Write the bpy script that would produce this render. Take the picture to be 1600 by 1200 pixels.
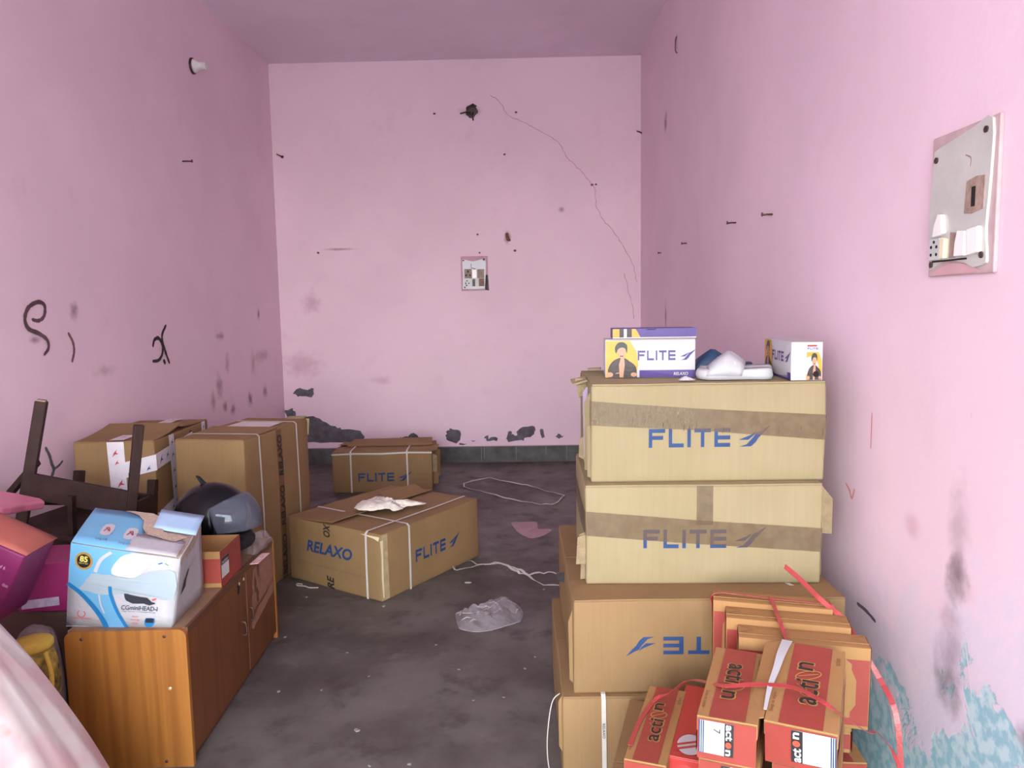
import bpy, bmesh, math, random
from mathutils import Vector, Matrix, Euler, noise
from mathutils.geometry import tessellate_polygon

for _o in list(bpy.data.objects): bpy.data.objects.remove(_o, do_unlink=True)
SC = bpy.context.scene
noise.seed_set(11)
COL = SC.collection
R = math.radians

# ------------------------------------------------------------------ camera
CAM_P, CAM_Y, CAM_R = 0.103617, 0.020161, -0.016778
_f = Vector((-math.sin(CAM_Y) * math.cos(CAM_P), math.cos(CAM_Y) * math.cos(CAM_P), -math.sin(CAM_P)))
_r = Vector((math.cos(CAM_Y), math.sin(CAM_Y), 0))
_u = _r.cross(_f)
_r2 = _r * math.cos(CAM_R) + _u * math.sin(CAM_R)
_u2 = -_r * math.sin(CAM_R) + _u * math.cos(CAM_R)
cam_d = bpy.data.cameras.new('camera')
cam_d.sensor_width = 36.0
cam_d.lens = 1184.86 / 1600 * 36
cam_d.clip_start = 0.02
cam = bpy.data.objects.new('camera', cam_d)
COL.objects.link(cam)
_m = Matrix((_r2, _u2, -_f)).transposed().to_4x4()
_m.translation = Vector((0, 0, 1.4))
cam.matrix_world = _m
SC.camera = cam

# room dimensions
XL, XR, YB, ZC, YF = -2.180, 1.006, 6.709, 3.491, -1.90

# ------------------------------------------------------------------ world: hazy bright daylight outside the open shop front
W = bpy.data.worlds.new('daylight')
SC.world = W
W.use_nodes = True
_n = W.node_tree.nodes
_l = W.node_tree.links
_bg = _n['Background']
_tc = _n.new('ShaderNodeTexCoord')
_sx = _n.new('ShaderNodeSeparateXYZ')
_rp = _n.new('ShaderNodeValToRGB')
_mr = _n.new('ShaderNodeMapRange')
_mr.inputs['From Min'].default_value = -0.25
_mr.inputs['From Max'].default_value = 0.6
_l.new(_tc.outputs['Generated'], _sx.inputs[0])
_l.new(_sx.outputs['Z'], _mr.inputs['Value'])
_l.new(_mr.outputs[0], _rp.inputs[0])
_rp.color_ramp.elements[0].position = 0.25
_rp.color_ramp.elements[0].color = (0.42, 0.40, 0.37, 1)
_rp.color_ramp.elements[1].position = 0.30
_rp.color_ramp.elements[1].color = (1.0, 0.985, 0.96, 1)
_e = _rp.color_ramp.elements.new(1.0)
_e.color = (0.70, 0.85, 1.0, 1)
_l.new(_rp.outputs[0], _bg.inputs['Color'])
_bg.inputs['Strength'].default_value = 18.6

# portal at the open shutter, so the daylight is sampled well
_pd = bpy.data.lights.new('shop_front_opening_offscreen', 'AREA')
_pd.shape = 'RECTANGLE'
_pd.size = 2.95
_pd.size_y = 2.85
_pd.cycles.is_portal = True
_po = bpy.data.objects.new('shop_front_opening_offscreen', _pd)
COL.objects.link(_po)
_po.location = (-0.587, YF - 0.02, 1.425)
_po.rotation_euler = (R(90), 0, 0)

SC.view_settings.view_transform = 'Standard'
SC.view_settings.look = 'None'
SC.view_settings.gamma = 1
SC.view_settings.use_curve_mapping = False
SC.view_settings.exposure = -0.13
SC.cycles.use_denoising = True
SC.cycles.max_bounces = 8
SC.cycles.diffuse_bounces = 6
SC.cycles.glossy_bounces = 3
SC.cycles.transparent_max_bounces = 12


# ------------------------------------------------------------------ helpers
def lin(c):
    return tuple(((v / 255) / 12.92 if v / 255 <= .04045 else ((v / 255 + .055) / 1.055) ** 2.4) for v in c) + (1,)


MATS = {}


def pm(name, c, rough=.6, var=.08, scale=12, bump=0.0, bscale=None, metal=0.0, alpha=1.0, spec=.5, c2=None, stretch=(1, 1, 1), coat=0.0):
    """plain procedural material: base colour broken up by noise"""
    if name in MATS: return MATS[name]
    m = bpy.data.materials.new(name)
    m.use_nodes = True
    n, l = m.node_tree.nodes, m.node_tree.links
    b = n['Principled BSDF']
    tc = n.new('ShaderNodeTexCoord')
    mp = n.new('ShaderNodeMapping')
    mp.inputs['Scale'].default_value = stretch
    l.new(tc.outputs['Object'], mp.inputs[0])
    nz = n.new('ShaderNodeTexNoise')
    nz.inputs['Scale'].default_value = scale
    nz.inputs['Detail'].default_value = 5
    nz.inputs['Roughness'].default_value = .6
    l.new(mp.outputs[0], nz.inputs['Vector'])
    mx = n.new('ShaderNodeMix')
    mx.data_type = 'RGBA'
    a = lin(c)
    if c2 is None:
        lo = tuple(v * (1 - var) for v in a[:3]) + (1,)
        hi = tuple(min(1, v * (1 + var)) for v in a[:3]) + (1,)
    else:
        lo, hi = a, lin(c2)
    mr = n.new('ShaderNodeMapRange')
    mr.inputs['From Min'].default_value = .32
    mr.inputs['From Max'].default_value = .68
    l.new(nz.outputs['Fac'], mr.inputs['Value'])
    mx.inputs[6].default_value = lo
    mx.inputs[7].default_value = hi
    l.new(mr.outputs[0], mx.inputs[0])
    l.new(mx.outputs[2], b.inputs['Base Color'])
    b.inputs['Roughness'].default_value = rough
    b.inputs['Metallic'].default_value = metal
    b.inputs['Alpha'].default_value = alpha
    b.inputs['Specular IOR Level'].default_value = spec
    b.inputs['Coat Weight'].default_value = coat
    if bump:
        nb = n.new('ShaderNodeTexNoise')
        nb.inputs['Scale'].default_value = bscale or scale * 4
        nb.inputs['Detail'].default_value = 4
        l.new(mp.outputs[0], nb.inputs['Vector'])
        bp = n.new('ShaderNodeBump')
        bp.inputs['Strength'].default_value = bump
        bp.inputs['Distance'].default_value = .01
        l.new(nb.outputs['Fac'], bp.inputs['Height'])
        l.new(bp.outputs[0], b.inputs['Normal'])
    MATS[name] = m
    return m


def mixrgb(n, l, fac, a, b, mode='MIX'):
    x = n.new('ShaderNodeMix')
    x.data_type = 'RGBA'
    x.blend_type = mode
    for i, v in ((0, fac), (6, a), (7, b)):
        if isinstance(v, bpy.types.NodeSocket): l.new(v, x.inputs[i])
        else: x.inputs[i].default_value = v
    return x.outputs[2]


def noise_n(n, l, vec, scale, detail=4, rough=.55, dist=0):
    z = n.new('ShaderNodeTexNoise')
    z.inputs['Scale'].default_value = scale
    z.inputs['Detail'].default_value = detail
    z.inputs['Roughness'].default_value = rough
    z.inputs['Distortion'].default_value = dist
    l.new(vec, z.inputs['Vector'])
    return z.outputs['Fac']


def ramp(n, l, v, a, b, lo=0.0, hi=1.0, smooth=True):
    m = n.new('ShaderNodeMapRange')
    if smooth: m.interpolation_type = 'SMOOTHSTEP'
    m.inputs['From Min'].default_value = a
    m.inputs['From Max'].default_value = b
    m.inputs['To Min'].default_value = lo
    m.inputs['To Max'].default_value = hi
    l.new(v, m.inputs['Value'])
    return m.outputs[0]


def math_n(n, l, op, a, b=None):
    m = n.new('ShaderNodeMath')
    m.operation = op
    for i, v in enumerate((a, b)):
        if v is None: continue
        if isinstance(v, bpy.types.NodeSocket): l.new(v, m.inputs[i])
        else: m.inputs[i].default_value = v
    return m.outputs[0]


def wall_mat(name, base, smudges=(), blue=False, cool=0.0):
    """painted plaster; smudges = (centre xyz, radii xyz, colour, strength)"""
    m = bpy.data.materials.new(name)
    m.use_nodes = True
    n, l = m.node_tree.nodes, m.node_tree.links
    b = n['Principled BSDF']
    geo = n.new('ShaderNodeNewGeometry')
    pos = geo.outputs['Position']
    a = lin(base)
    big = noise_n(n, l, pos, 1.3, 3)
    mid = noise_n(n, l, pos, 5.0, 5, .65)
    fine = noise_n(n, l, pos, 34.0, 4)
    col = mixrgb(n, l, ramp(n, l, big, .3, .7), tuple(v * .95 for v in a[:3]) + (1,), tuple(min(1, v * 1.03) for v in a[:3]) + (1,))
    col = mixrgb(n, l, ramp(n, l, mid, .56, .78, 0, .22), col, lin((214, 176, 195)))
    col = mixrgb(n, l, ramp(n, l, fine, .66, .82, 0, .16), col, lin((190, 148, 164)))
    if blue:
        sp = n.new('ShaderNodeSeparateXYZ')
        l.new(pos, sp.inputs[0])
        # old whitewash and blue coat showing through the flaked lower wall
        nz = noise_n(n, l, pos, 6.5, 6, .62, .4)
        nz2 = noise_n(n, l, pos, 2.6, 2)
        edge = math_n(n, l, 'ADD', sp.outputs['Z'], math_n(n, l, 'MULTIPLY', sp.outputs['Y'], .36))
        h = math_n(n, l, 'ADD', edge, math_n(n, l, 'MULTIPLY', math_n(n, l, 'SUBTRACT', nz, .5), 1.1))
        pale = ramp(n, l, h, 1.46, 1.10)
        col = mixrgb(n, l, math_n(n, l, 'MULTIPLY', pale, .75), col, lin((214, 208, 222)))
        h2 = math_n(n, l, 'ADD', h, math_n(n, l, 'MULTIPLY', math_n(n, l, 'SUBTRACT', nz2, .5), .55))
        bl = ramp(n, l, h2, 1.085, 1.035)
        col = mixrgb(n, l, bl, col, mixrgb(n, l, ramp(n, l, fine, .4, .6), lin((148, 192, 204)), lin((192, 216, 221))))
    for (c, r, colr, st) in smudges:
        sub = n.new('ShaderNodeVectorMath')
        sub.operation = 'SUBTRACT'
        l.new(pos, sub.inputs[0])
        sub.inputs[1].default_value = c
        mul = n.new('ShaderNodeVectorMath')
        mul.operation = 'MULTIPLY'
        l.new(sub.outputs[0], mul.inputs[0])
        mul.inputs[1].default_value = tuple(1 / q for q in r)
        ln = n.new('ShaderNodeVectorMath')
        ln.operation = 'LENGTH'
        l.new(mul.outputs[0], ln.inputs[0])
        d = math_n(n, l, 'ADD', ln.outputs['Value'], math_n(n, l, 'MULTIPLY', math_n(n, l, 'SUBTRACT', noise_n(n, l, pos, 16.0, 4), .5), 1.4))
        col = mixrgb(n, l, ramp(n, l, d, 1.15, .0, 0, st * .85), col, lin(colr))
    l.new(col, b.inputs['Base Color'])
    b.inputs['Roughness'].default_value = .62
    b.inputs['Specular IOR Level'].default_value = .35
    bp = n.new('ShaderNodeBump')
    bp.inputs['Strength'].default_value = .22
    bp.inputs['Distance'].default_value = .012
    hgt = math_n(n, l, 'ADD', math_n(n, l, 'MULTIPLY', mid, .8), math_n(n, l, 'MULTIPLY', fine, .2))
    if blue: hgt = math_n(n, l, 'SUBTRACT', hgt, math_n(n, l, 'MULTIPLY', bl, .35))
    l.new(hgt, bp.inputs['Height'])
    l.new(bp.outputs[0], b.inputs['Normal'])
    return m


def board_mat(name, c, c2, rough=.75, axis='X'):
    """corrugated cardboard: soft blotches, faint flute lines, scuffs"""
    if name in MATS: return MATS[name]
    m = bpy.data.materials.new(name)
    m.use_nodes = True
    n, l = m.node_tree.nodes, m.node_tree.links
    b = n['Principled BSDF']
    tc = n.new('ShaderNodeTexCoord')
    v = tc.outputs['Object']
    big = noise_n(n, l, v, 3.0, 3)
    col = mixrgb(n, l, ramp(n, l, big, .3, .7), lin(c), lin(c2))
    mp = n.new('ShaderNodeMapping')
    mp.inputs['Scale'].default_value = (46, 46, 1.5)
    l.new(v, mp.inputs[0])
    fl = noise_n(n, l, mp.outputs[0], 2.2, 2)
    col = mixrgb(n, l, ramp(n, l, fl, .35, .65, 0, .10), col, lin(tuple(q * .86 for q in c)))
    sc = noise_n(n, l, v, 26, 6, .7)
    col = mixrgb(n, l, ramp(n, l, sc, .62, .8, 0, .25), col, lin(tuple(min(255, q * 1.1) for q in c2)))
    l.new(col, b.inputs['Base Color'])
    b.inputs['Roughness'].default_value = rough
    b.inputs['Specular IOR Level'].default_value = .25
    bp = n.new('ShaderNodeBump')
    bp.inputs['Strength'].default_value = .12
    bp.inputs['Distance'].default_value = .006
    l.new(math_n(n, l, 'ADD', fl, big), bp.inputs['Height'])
    l.new(bp.outputs[0], b.inputs['Normal'])
    MATS[name] = m
    return m


def wood_mat(name, c, c2, dark, grain=(14, 14, .7), rough=.42):
    m = bpy.data.materials.new(name)
    m.use_nodes = True
    n, l = m.node_tree.nodes, m.node_tree.links
    b = n['Principled BSDF']
    tc = n.new('ShaderNodeTexCoord')
    mp = n.new('ShaderNodeMapping')
    mp.inputs['Scale'].default_value = grain
    l.new(tc.outputs['Object'], mp.inputs[0])
    a = noise_n(n, l, mp.outputs[0], 1.4, 4, .6, .9)
    f = noise_n(n, l, mp.outputs[0], 9, 4, .6)
    col = mixrgb(n, l, ramp(n, l, a, .3, .7), lin(c), lin(c2))
    w = n.new('ShaderNodeTexWave')
    w.inputs['Scale'].default_value = .32
    w.inputs['Distortion'].default_value = 14.0
    w.inputs['Detail'].default_value = 2
    l.new(mp.outputs[0], w.inputs['Vector'])
    col = mixrgb(n, l, ramp(n, l, w.outputs['Fac'], .55, .98, 0, .34), col, lin(dark))
    col = mixrgb(n, l, ramp(n, l, f, .55, .75, 0, .3), col, lin(dark))
    l.new(col, b.inputs['Base Color'])
    b.inputs['Roughness'].default_value = rough
    return m


def film_mat(name, c, alpha, rough=.12, bump=.5, bscale=60, stretch=(1, 1, 1)):
    """clear plastic film / adhesive tape"""
    if name in MATS: return MATS[name]
    m = bpy.data.materials.new(name)
    m.use_nodes = True
    n, l = m.node_tree.nodes, m.node_tree.links
    b = n['Principled BSDF']
    b.inputs['Base Color'].default_value = lin(c)
    b.inputs['Roughness'].default_value = rough
    tc = n.new('ShaderNodeTexCoord')
    mp = n.new('ShaderNodeMapping')
    mp.inputs['Scale'].default_value = stretch
    l.new(tc.outputs['Object'], mp.inputs[0])
    nz = noise_n(n, l, mp.outputs[0], bscale, 4)
    l.new(ramp(n, l, nz, .3, .75, alpha * .85, min(1, alpha * 1.2)), b.inputs['Alpha'])
    bp = n.new('ShaderNodeBump')
    bp.inputs['Strength'].default_value = bump
    bp.inputs['Distance'].default_value = .004
    l.new(nz, bp.inputs['Height'])
    l.new(bp.outputs[0], b.inputs['Normal'])
    MATS[name] = m
    return m


def nvec(q):
    q = Vector(q)
    return Vector((noise.noise(q), noise.noise(q + Vector((31.7, 7.3, 2.9))), noise.noise(q + Vector((5.1, 47.9, 19.3)))))


class MB:
    def __init__(s):
        s.v, s.f = [], []

    def add(s, vs, fs):
        k = len(s.v)
        s.v += [Vector(q) for q in vs]
        s.f += [tuple(i + k for i in q) for q in fs]
        return s

    def box(s, x0, x1, y0, y1, z0, z1, M=None):
        vs = [Vector((x, y, z)) for z in (z0, z1) for y in (y0, y1) for x in (x0, x1)]
        if M is not None: vs = [M @ q for q in vs]
        return s.add(vs, [(0, 2, 3, 1), (4, 5, 7, 6), (0, 1, 5, 4), (2, 6, 7, 3), (0, 4, 6, 2), (1, 3, 7, 5)])

    def beam(s, p, q, w, h, up=(0, 0, 1)):
        p, q = Vector(p), Vector(q)
        d = (q - p).normalized()
        a = d.cross(Vector(up))
        if a.length < 1e-4: a = d.cross(Vector((1, 0, 0)))
        a.normalize()
        b = a.cross(d)
        vs = [e + a * (sx * w / 2) + b * (sy * h / 2) for e in (p, q) for sx, sy in ((-1, -1), (1, -1), (1, 1), (-1, 1))]
        return s.add(vs, [(3, 2, 1, 0), (4, 5, 6, 7), (0, 1, 5, 4), (1, 2, 6, 5), (2, 3, 7, 6), (3, 0, 4, 7)])

    def tube(s, path, r, n=8):
        path = [Vector(q) for q in path]
        rs = r if isinstance(r, (list, tuple)) else [r] * len(path)
        vs, fs = [], []
        ref = None
        for i, q in enumerate(path):
            t = (path[min(i + 1, len(path) - 1)] - path[max(i - 1, 0)]).normalized()
            if ref is None: ref = t.orthogonal().normalized()
            ref = (ref - t * ref.dot(t)).normalized()
            b = t.cross(ref)
            for k in range(n):
                a = 2 * math.pi * k / n
                vs.append(q + (ref * math.cos(a) + b * math.sin(a)) * rs[i])
        for i in range(len(path) - 1):
            for k in range(n):
                fs.append((i * n + k, i * n + (k + 1) % n, (i + 1) * n + (k + 1) % n, (i + 1) * n + k))
        fs.append(tuple(range(n))[::-1])
        fs.append(tuple((len(path) - 1) * n + k for k in range(n)))
        return s.add(vs, fs)

    def lathe(s, prof, n=20, M=None):
        vs, fs = [], []
        for (r, z) in prof:
            for k in range(n):
                a = 2 * math.pi * k / n
                q = Vector((r * math.cos(a), r * math.sin(a), z))
                vs.append(M @ q if M is not None else q)
        for i in range(len(prof) - 1):
            for k in range(n):
                fs.append((i * n + k, i * n + (k + 1) % n, (i + 1) * n + (k + 1) % n, (i + 1) * n + k))
        fs.append(tuple(range(n))[::-1])
        fs.append(tuple((len(prof) - 1) * n + k for k in range(n)))
        return s.add(vs, fs)

    def ribbon(s, path, w, nrm, thick=.0012):
        """flat band along path, lying across direction nrm x tangent (nrm may be a list)"""
        path = [Vector(q) for q in path]
        vs, fs = [], []
        N = len(path)
        for i, q in enumerate(path):
            t = (path[min(i + 1, N - 1)] - path[max(i - 1, 0)]).normalized()
            nn = Vector(nrm[i]) if isinstance(nrm, list) else Vector(nrm)
            sd = t.cross(nn)
            if sd.length < 1e-5: sd = t.orthogonal()
            sd.normalize()
            nn = sd.cross(t).normalized()
            ww = w[i] if isinstance(w, list) else w
            vs += [q - sd * ww / 2, q + sd * ww / 2, q + sd * ww / 2 + nn * thick, q - sd * ww / 2 + nn * thick]
        for i in range(N - 1):
            a, b = i * 4, i * 4 + 4
            for k in range(4): fs.append((a + k, a + (k + 1) % 4, b + (k + 1) % 4, b + k))
        fs.append((0, 3, 2, 1))
        e = (N - 1) * 4
        fs.append((e, e + 1, e + 2, e + 3))
        return s.add(vs, fs)

    def prism(s, poly, S, t0, t1):
        """2-D polygon mapped by S(u,v,offset)"""
        tri = tessellate_polygon([[Vector((a, b, 0)) for a, b in poly]])
        N = len(poly)
        vs = [S(a, b, t0) for a, b in poly] + [S(a, b, t1) for a, b in poly]
        fs = [tuple(i + N for i in t) for t in tri] + [tuple(t)[::-1] for t in tri]
        fs += [(i, (i + 1) % N, (i + 1) % N + N, i + N) for i in range(N)]
        return s.add(vs, fs)

    def flat(s, poly, S, t):
        tri = tessellate_polygon([[Vector((a, b, 0)) for a, b in poly]])
        return s.add([S(a, b, t) for a, b in poly], [tuple(q) for q in tri])

    def build(s, name, mat, parent=None, smooth=False, bevel=0, disp=None, solid=0):
        me = bpy.data.meshes.new(name)
        me.from_pydata([tuple(disp(q) if disp else q) for q in s.v], [], s.f)
        bm = bmesh.new()
        bm.from_mesh(me)
        bmesh.ops.recalc_face_normals(bm, faces=bm.faces)
        bm.to_mesh(me)
        bm.free()
        me.materials.append(mat)
        if smooth:
            for q in me.polygons: q.use_smooth = True
        o = bpy.data.objects.new(name, me)
        COL.objects.link(o)
        if parent is not None: o.parent = parent
        if solid:
            md = o.modifiers.new('solid', 'SOLIDIFY')
            md.thickness = solid
            md.offset = 0
        if bevel:
            md = o.modifiers.new('bevel', 'BEVEL')
            md.width = bevel
            md.segments = 2
            md.limit_method = 'ANGLE'
        return o


def catmull(pts, k=6, closed=False):
    P = [Vector(q) for q in pts]
    out = []
    N = len(P)
    rng = range(N) if closed else range(N - 1)
    for i in rng:
        if closed: a, b, c, d = P[(i - 1) % N], P[i], P[(i + 1) % N], P[(i + 2) % N]
        else: a, b, c, d = P[max(i - 1, 0)], P[i], P[i + 1], P[min(i + 2, N - 1)]
        for j in range(k):
            t = j / k
            out.append(.5 * ((2 * b) + (c - a) * t + (2 * a - 5 * b + 4 * c - d) * t * t + (3 * b - a - 3 * c + d) * t ** 3))
    if not closed: out.append(P[-1])
    return out


def tag(o, label, cat, group=None, kind=None):
    o['label'] = label
    o['category'] = cat
    if group: o['group'] = group
    if kind: o['kind'] = kind
    return o


def thing(name, label, cat, loc=(0, 0, 0), rot=(0, 0, 0), group=None):
    o = bpy.data.objects.new(name, None)
    o.empty_display_size = .05
    COL.objects.link(o)
    o.location = loc
    o.rotation_euler = rot
    return tag(o, label, cat, group)


def struct(o, label, cat):
    o['kind'] = 'structure'
    o['label'] = label
    o['category'] = cat
    return o


# flat lettering -----------------------------------------------------------
_TX = {}


def text2d(body, shear=0.0, offset=0.0):
    key = (body, shear, offset)
    if key in _TX: return _TX[key]
    cu = bpy.data.curves.new('lettering', 'FONT')
    cu.body = body
    cu.size = 1
    cu.shear = shear
    cu.offset = offset
    cu.resolution_u = 3
    cu.dimensions = '2D'
    cu.fill_mode = 'FRONT'
    o = bpy.data.objects.new('lettering', cu)
    COL.objects.link(o)
    dg = bpy.context.evaluated_depsgraph_get()
    me = o.evaluated_get(dg).to_mesh()
    vs = [(q.co.x, q.co.y) for q in me.vertices]
    fs = [tuple(p.vertices) for p in me.polygons]
    o.evaluated_get(dg).to_mesh_clear()
    bpy.data.objects.remove(o)
    bpy.data.curves.remove(cu)
    x0, x1 = min(a for a, b in vs), max(a for a, b in vs)
    y0, y1 = min(b for a, b in vs), max(b for a, b in vs)
    _TX[key] = ([((a - x0) / (x1 - x0), (b - y0) / (y1 - y0)) for a, b in vs], fs)
    return _TX[key]


def put_text(mb, body, S, u0, v0, w, h, t, shear=0.0, offset=0.0, turn=0):
    """text in the box (u0,v0,w,h) of surface S; turn 0 upright, 1 reads upwards, 2 upside-down, 3 reads downwards"""
    vs, fs = text2d(body, shear, offset)
    out = []
    for a, b in vs:
        if turn == 0: u, v = a, b
        elif turn == 1: u, v = 1 - b, a
        elif turn == 2: u, v = 1 - a, 1 - b
        else: u, v = b, 1 - a
        out.append(S(u0 + u * w, v0 + v * h, t))
    mb.add(out, fs)


_LT = .21
LETTERS = {
    'F': ([[(0, 0), (_LT, 0), (_LT, 1), (0, 1)], [(_LT, 1 - _LT), (1, 1 - _LT), (1, 1), (_LT, 1)], [(_LT, .42), (.88, .42), (.88, .42 + _LT), (_LT, .42 + _LT)]], 1.0),
    'L': ([[(0, 0), (_LT, 0), (_LT, 1), (0, 1)], [(_LT, 0), (.92, 0), (.92, _LT), (_LT, _LT)]], .92),
    'I': ([[(0, 0), (_LT, 0), (_LT, 1), (0, 1)]], _LT),
    'T': ([[(0, 1 - _LT), (1, 1 - _LT), (1, 1), (0, 1)], [(.5 - _LT / 2, 0), (.5 + _LT / 2, 0), (.5 + _LT / 2, 1 - _LT), (.5 - _LT / 2, 1 - _LT)]], 1.0),
    'E': ([[(0, 0), (_LT, 0), (_LT, 1), (0, 1)]] + [[(_LT, q), (.95, q), (.95, q + _LT), (_LT, q + _LT)] for q in (0, .395, 1 - _LT)], .95),
}
BIRD = [[(-1.36, -1.0), (-.3, -.98), (.1, -.62), (.42, -.12), (.8, .25), (1.44, 1.0), (.62, .5), (.2, .32), (-.18, -.2), (-.7, -.78)],
        [(-1.46, -.35), (-.55, -.35), (-.12, .02), (.18, .42), (-.35, .1)]]


def put_flite(mb, S, u0, v0, w, h, t, turn=0, bird=True):
    """the FLITE word mark (w covers the letters only) and the bird behind it"""
    tot = sum(LETTERS[c][1] for c in 'FLITE') + 4 * .22
    x = 0
    polys = []
    for c in 'FLITE':
        for q in LETTERS[c][0]: polys.append([((x + a) / tot * w, b * h) for a, b in q])
        x += LETTERS[c][1] + .22
    if bird:
        bs = h * .56
        for q in BIRD: polys.append([(w + h * 1.25 + a * bs, h * .56 + b * bs) for a, b in q])
    for q in polys:
        if turn == 2: q = [(w - a, h - b) for a, b in q]
        mb.flat([(u0 + a, v0 + b) for a, b in q], S, t)


def face(o, u, v, disp=None):
    """flat face frame: S(u,v,t) in metres"""
    o, u, v = Vector(o), Vector(u).normalized(), Vector(v).normalized()
    n = u.cross(v)

    def S(a, b, t=0):
        q = o + u * a + v * b
        if disp: q = disp(q)
        return q + n * t
    S.n = n
    return S


def quadface(bl, br, tr, tl, disp=None):
    bl, br, tr, tl = map(Vector, (bl, br, tr, tl))
    n = (br - bl).cross(tl - bl).normalized()

    def S(u, v, t=0):
        q = bl * (1 - u) * (1 - v) + br * u * (1 - v) + tr * u * v + tl * (1 - u) * v
        if disp: q = disp(q)
        return q + n * t
    S.n = n
    return S


def ellipse(cx, cy, rx, ry, n=24, a0=0, a1=360):
    return [(cx + rx * math.cos(R(a0 + (a1 - a0) * k / n)), cy + ry * math.sin(R(a0 + (a1 - a0) * k / n))) for k in range(n + (0 if a1 - a0 == 360 else 1))]


def band2d(pts, w):
    """polygon strip along a 2-D polyline"""
    L, Rr = [], []
    for i, (a, b) in enumerate(pts):
        p, q = pts[max(i - 1, 0)], pts[min(i + 1, len(pts) - 1)]
        dx, dy = q[0] - p[0], q[1] - p[1]
        m = math.hypot(dx, dy) or 1
        ww = w[i] if isinstance(w, list) else w
        L.append((a - dy / m * ww / 2, b + dx / m * ww / 2))
        Rr.append((a + dy / m * ww / 2, b - dx / m * ww / 2))
    return L + Rr[::-1]


def smooth2(pts, k=5, closed=False):
    return [(q.x, q.y) for q in catmull([(a, b, 0) for a, b in pts], k, closed)]


def rough2(pts, amp, seed, k=4):
    """irregular outline"""
    q = smooth2(pts, k, True)
    rd = random.Random(seed)
    return [(a + rd.uniform(-amp, amp), b + rd.uniform(-amp, amp)) for a, b in q]


# ------------------------------------------------------------------ inks and stock materials
KRAFT = board_mat('cardboard_tan', (151, 138, 103), (159, 146, 111))
KRAFT_D = board_mat('cardboard_brown', (137, 110, 74), (147, 119, 82))
TORN = pm('torn_cardboard', (146, 130, 98), .9, .15, 40, .4)
SHOEKRAFT = board_mat('shoebox_kraft', (160, 120, 74), (168, 128, 82))
BLUE = pm('blue_ink', (32, 64, 112), .6, .12, 30)
BLUE_D = BLUE
BLACK = pm('black_ink', (38, 34, 34), .6, .15, 30)
GREYINK = pm('grey_ink', (112, 92, 72), .7, .1, 40)
PURPLE = pm('purple_ink', (74, 54, 124), .45, .06, 20)
WHITE = pm('white_gloss_card', (190, 190, 193), .4, .02, 10)
PAPER = pm('white_paper', (206, 206, 202), .7, .05, 30, .2)
YELLOW = pm('yellow_ink', (208, 158, 48), .45, .1, 10)
RED = pm('red_ink', (150, 60, 50), .5, .07, 14)
RED_O = pm('orange_red_ink', (172, 78, 56), .45, .06, 14)
RED_B = pm('bright_red_card', (178, 56, 52), .4, .04, 10)
GOLD = pm('gold_ink', (178, 134, 74), .5, .06, 20)
SKIN = pm('printed_skin', (186, 142, 114), .5, .05, 20)
STRAP = pm('white_plastic_strap', (200, 196, 186), .45, .05, 50, .15)
RSTRAP = pm('red_plastic_strap', (168, 62, 62), .3, .08, 40, .1)
TAPE = film_mat('brown_packing_tape', (118, 98, 76), .56, .16, .25, 30)
TAPE_C = film_mat('crinkled_packing_tape', (124, 106, 84), .56, .10, 1.0, 9, (26, 1, 5))
TAPE_W = pm('white_packing_tape', (226, 222, 226), .3, .05, 30, .2)
FILM = film_mat('clear_plastic_film', (190, 182, 186), .26, .07, .6, 22)
DARK = pm('hole_shade_and_wear', (30, 24, 24), .9, .2, 40)  # near-black: painted shade for slots and holes, also real scuff and crack
DARKWOOD = pm('dark_brown_paint', (46, 29, 26), .65, .25, 14, .3, c2=(60, 40, 34), spec=.25)
METAL = pm('rusty_steel', (92, 74, 68), .45, .3, 60, .2, metal=.7)

# ------------------------------------------------------------------ room shell
PINK = (236, 210, 222)
SM = (118, 66, 78)
left_sm = [((XL, y, z), (.1, ry, rz), c, s) for (y, z, ry, rz, c, s) in [
    (3.321, 1.283, .05, .022, (92, 58, 64), .8), (5.361, 1.216, .09, .035, SM, .7), (5.467, 1.018, .05, .10, SM, .55),
    (5.30, .86, .07, .10, SM, .7), (5.19, .77, .05, .09, SM, .6), (5.388, .704, .05, .05, SM, .8), (5.531, .664, .05, .05, SM, .8),
    (5.985, .978, .06, .12, SM, .45), (6.165, 1.355, .035, .06, (84, 44, 58), .9), (5.88, .70, .07, .07, (96, 52, 60), .9),
    (6.224, .715, .06, .07, SM, .7), (3.864, 1.097, .12, .035, SM, .35), (3.63, 1.405, .045, .05, (98, 62, 70), .8),
    (6.2, 1.02, .25, .06, SM, .4)]]
right_sm = [((XR, y, z), (.1, ry, rz), c, s) for (y, z, ry, rz, c, s) in [
    (1.742, .745, .055, .075, (92, 82, 84), .95), (1.752, .86, .05, .14, (160, 140, 150), .6), (1.765, .55, .075, .16, (140, 128, 138), .75),
    (1.775, .47, .07, .07, (118, 114, 120), .7), (1.47, .50, .05, .05, (70, 68, 74), .9), (5.546, 2.673, .07, .09, (112, 72, 82), .8),
    (5.514, 1.298, .035, .12, (92, 52, 64), .9), (1.963, .808, .06, .04, (190, 140, 160), .5)]]
back_sm = [((x, YB, z), (rx, .1, rz), c, s) for (x, z, rx, rz, c, s) in [
    (-.444, 3.061, .12, .05, (150, 100, 116), .6), (.321, 2.218, .03, .03, (120, 80, 90), .7), (-1.62, 1.912, .16, .014, (140, 92, 104), .8),
    (-.155, 1.992, .035, .06, (96, 58, 44), .95), (-1.9, 1.45, .1, .12, (168, 118, 140), .5), (-2.0, .9, .22, .14, (176, 122, 146), .5),
    (-1.3, .75, .12, .05, (170, 120, 144), .4)]]

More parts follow.
